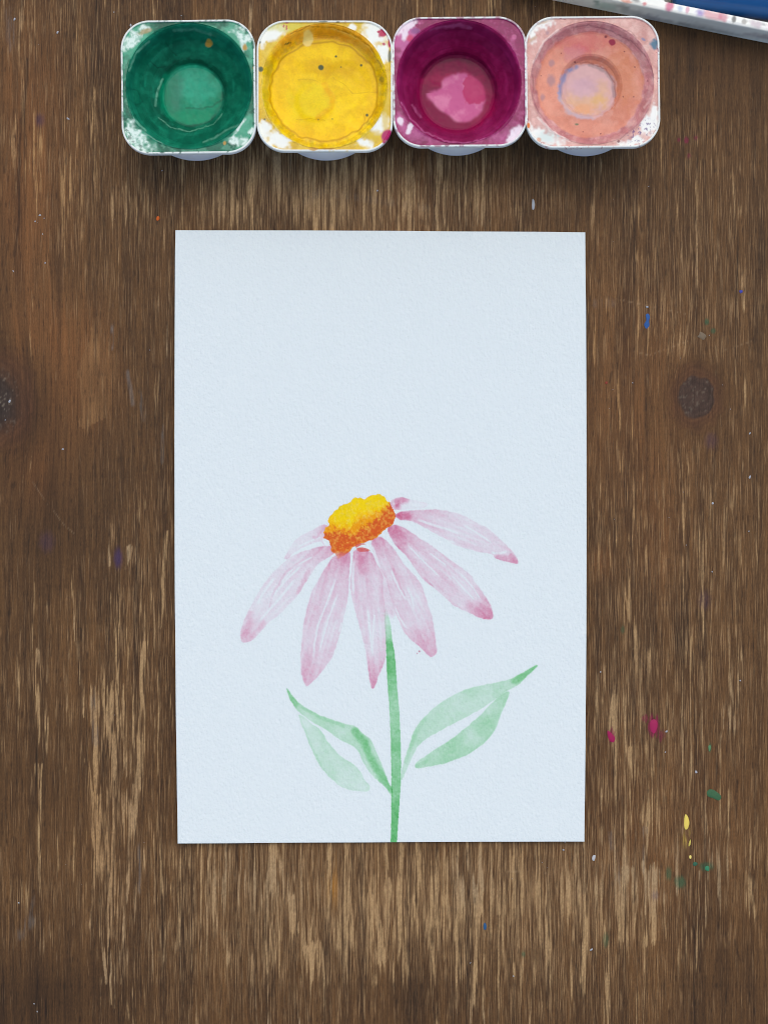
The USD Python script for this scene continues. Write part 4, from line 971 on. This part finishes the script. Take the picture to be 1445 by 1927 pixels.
for args in ((12.5, -9, 3.5, 5, (86, 150, 136), 0.6), (10.0, -6.5, 0.8, 2.4, (20, 90, 74), 0.8), (16.5, -5.5, 1.7, 3.2, (90, 94, 92), 0.7), (20, -9, 3, 4, (150, 158, 160), 0.7), (24.2, -11.5, 3.6, 3.6, (116, 122, 140), 0.8), (33.5, -4.0, 0.8, 0.9, (50, 36, 84), 1), (37, -9, 6, 3, (150, 150, 146), 0.5), (44, -3.2, 0.9, 0.5, (84, 82, 60), 1),
             (52, -7, 3.5, 2.5, (146, 134, 140), 0.8), (40, -12, 9, 2, (112, 116, 118), 0.6), (30, -13, 8, 2, (112, 116, 120), 0.6),
             (19.2, 1.2, 1.2, 0.6, (80, 84, 86), 0.9), (17.0, 0.4, 1.2, 0.5, (206, 120, 90), 0.9), (21.5, 0.7, 0.5, 0.5, (190, 60, 74), 1), (27.5, 1.2, 0.9, 1.6, (186, 60, 116), 1), (30.2, 1.3, 0.7, 0.8, (160, 178, 206), 1), (32.0, 1.2, 0.4, 0.8, (196, 130, 160), 0.9), (35.2, 1.2, 1.0, 1.0, (128, 104, 180), 1),
             (38.5, 1.2, 2.4, 1.3, (196, 118, 134), 0.85), (40.8, 1.2, 1.0, 1.0, (188, 104, 128), 0.8), (43.6, 1.3, 0.5, 0.8, (60, 60, 56), 1), (46, 1.2, 0.6, 0.6, (120, 116, 110), 0.8), (49.5, 1.2, 1.4, 0.9, (176, 160, 172), 0.9), (51, 1.5, 0.8, 0.5, (70, 60, 76), 0.7), (55, 1, 4, 1, (214, 196, 214), 0.8), (22, 6, 3, 4, (200, 206, 214), 0.7)):
    tc = dab(tc, *args)
dark = sm(0.55, 0.72, f2(SS / 5, PV / 5, 3, 303)) * (KK > ks[1])
tc = over(tc, A(20, 20, 48), np.clip(0.55 + 0.4 * dark, 0, 1) * (KK > ks[1]) * cut[:, None])
tc = np.where(((KK >= ks[0] - 2) & (KK < ks[1]))[..., None], np.clip(tc * 1.15, 0, 0.9), tc)
TRAY = mat('tray_plastic', rough=0.4, spec=0.4, bump=[((500, 500, 500), 2, 0.0001, 0)])
VT = np.stack([X, Y, Z], -1)
for nm, k0, k1 in (('front_wall', 0, ks[0]), ('rim', ks[0] - 1, ks[1]), ('trough', ks[1] - 1, len(pathv))):
    v = VT[:, k0:k1].reshape(-1, 3)
    obj(nm, (v, grid_faces(len(s_), k1 - k0)), TRAY, tray, smooth=True, col=np.clip(tc[:, k0:k1], 0.004, 0.92).reshape(-1, 3))
for e in (-12, 130):
    cap = np.array([[0, 0.1], [38, 0.1], [38, 13.5], [37.5, 14], [0.4, 13.9], [0, 13]])
    v = np.stack([(U[0] * e + Vv[0] * cap[:, 0]) * mm, (U[1] * e + Vv[1] * cap[:, 0]) * mm, cap[:, 1] * mm * 0.76], -1)
    f = np.array([(0, i, i + 1) for i in range(1, 5)])
    obj('end_wall', (v, f if e < 0 else f[:, ::-1]), TRAY, tray, smooth=False, col=np.tile(A(190, 198, 200), (len(v), 1)))

# the blue bar: a rounded, slightly tapered plastic bar with a rib whose lighter blue paints in a highlight, lying askew in the trough
import trimesh
BLUE = mat('blue_plastic', rough=0.28, spec=0.5, col=(0.003, 0.06, 0.19))
BLUE2 = mat('blue_plastic_highlight', rough=0.3, spec=0.5, col=(0.006, 0.15, 0.36))
ba = math.atan(0.115)
bu, bv_ = np.array([math.cos(ba), -math.sin(ba)]), np.array([math.sin(ba), math.cos(ba)])
bo = np.array(at(1452.0, -16.0, 0.007))
secs = [(-5.2, -4.0), (-5.8, -2.8), (-5.9, -1.0), (-5.2, 0.9), (-3.6, 2.2), (-1.5, 2.9), (1.0, 3.2), (3.8, 3.2), (8, 2.8), (11.5, 1.1), (12.8, 0.2), (13.0, -2.6), (12.2, -4.0)]


def bar(sec, s0, s1, n=30, z0=0.0050):
    ss = np.r_[s0, s0 + 0.4, s0 + 1.2, np.linspace(s0 + 2.2, s1 - 2.2, n), s1 - 1.2, s1 - 0.4, s1]
    sc = np.r_[0.6, 0.86, 0.97, np.ones(n), 0.97, 0.86, 0.6]
    sec = np.array(sec)
    c = sec.mean(0)
    v = []
    for a_, k_ in zip(ss, sc):
        q_ = c + (sec - c) * k_
        xy = bo + (bu * a_ + bv_ * q_[:, :1]) * mm
        v.append(np.c_[xy, z0 + q_[:, 1] * mm])
    m_ = len(sec)
    v = np.array(v)
    f = grid_faces(len(ss), m_, wrap=True, flip=True)
    nv = v.reshape(-1, 3)
    nv = np.vstack([nv, v[0].mean(0), v[-1].mean(0)])
    i = np.arange(m_)
    f = np.vstack([f, np.stack([i, (i + 1) % m_, np.full(m_, len(nv) - 2)], -1), np.stack([(len(ss) - 1) * m_ + (i + 1) % m_, (len(ss) - 1) * m_ + i, np.full(m_, len(nv) - 1)], -1)])
    mesh = trimesh.Trimesh(nv, f, process=False)
    trimesh.repair.fix_normals(mesh)
    return mesh


bl = thing('blue_bar', 'glossy blue plastic bar lying inside the white tray', 'plastic bar', (*bo, 0.003))
obj('shaft', bar(secs, -24, 60), BLUE, bl, smooth=35, loc=(*bo, 0.003))
obj('highlight_rib', bar([(2.2, 3.0), (2.3, 3.5), (2.8, 3.8), (3.6, 3.8), (4.1, 3.5), (4.2, 3.0)], -20, 56), BLUE2, bl, smooth=35, loc=(*bo, 0.003))
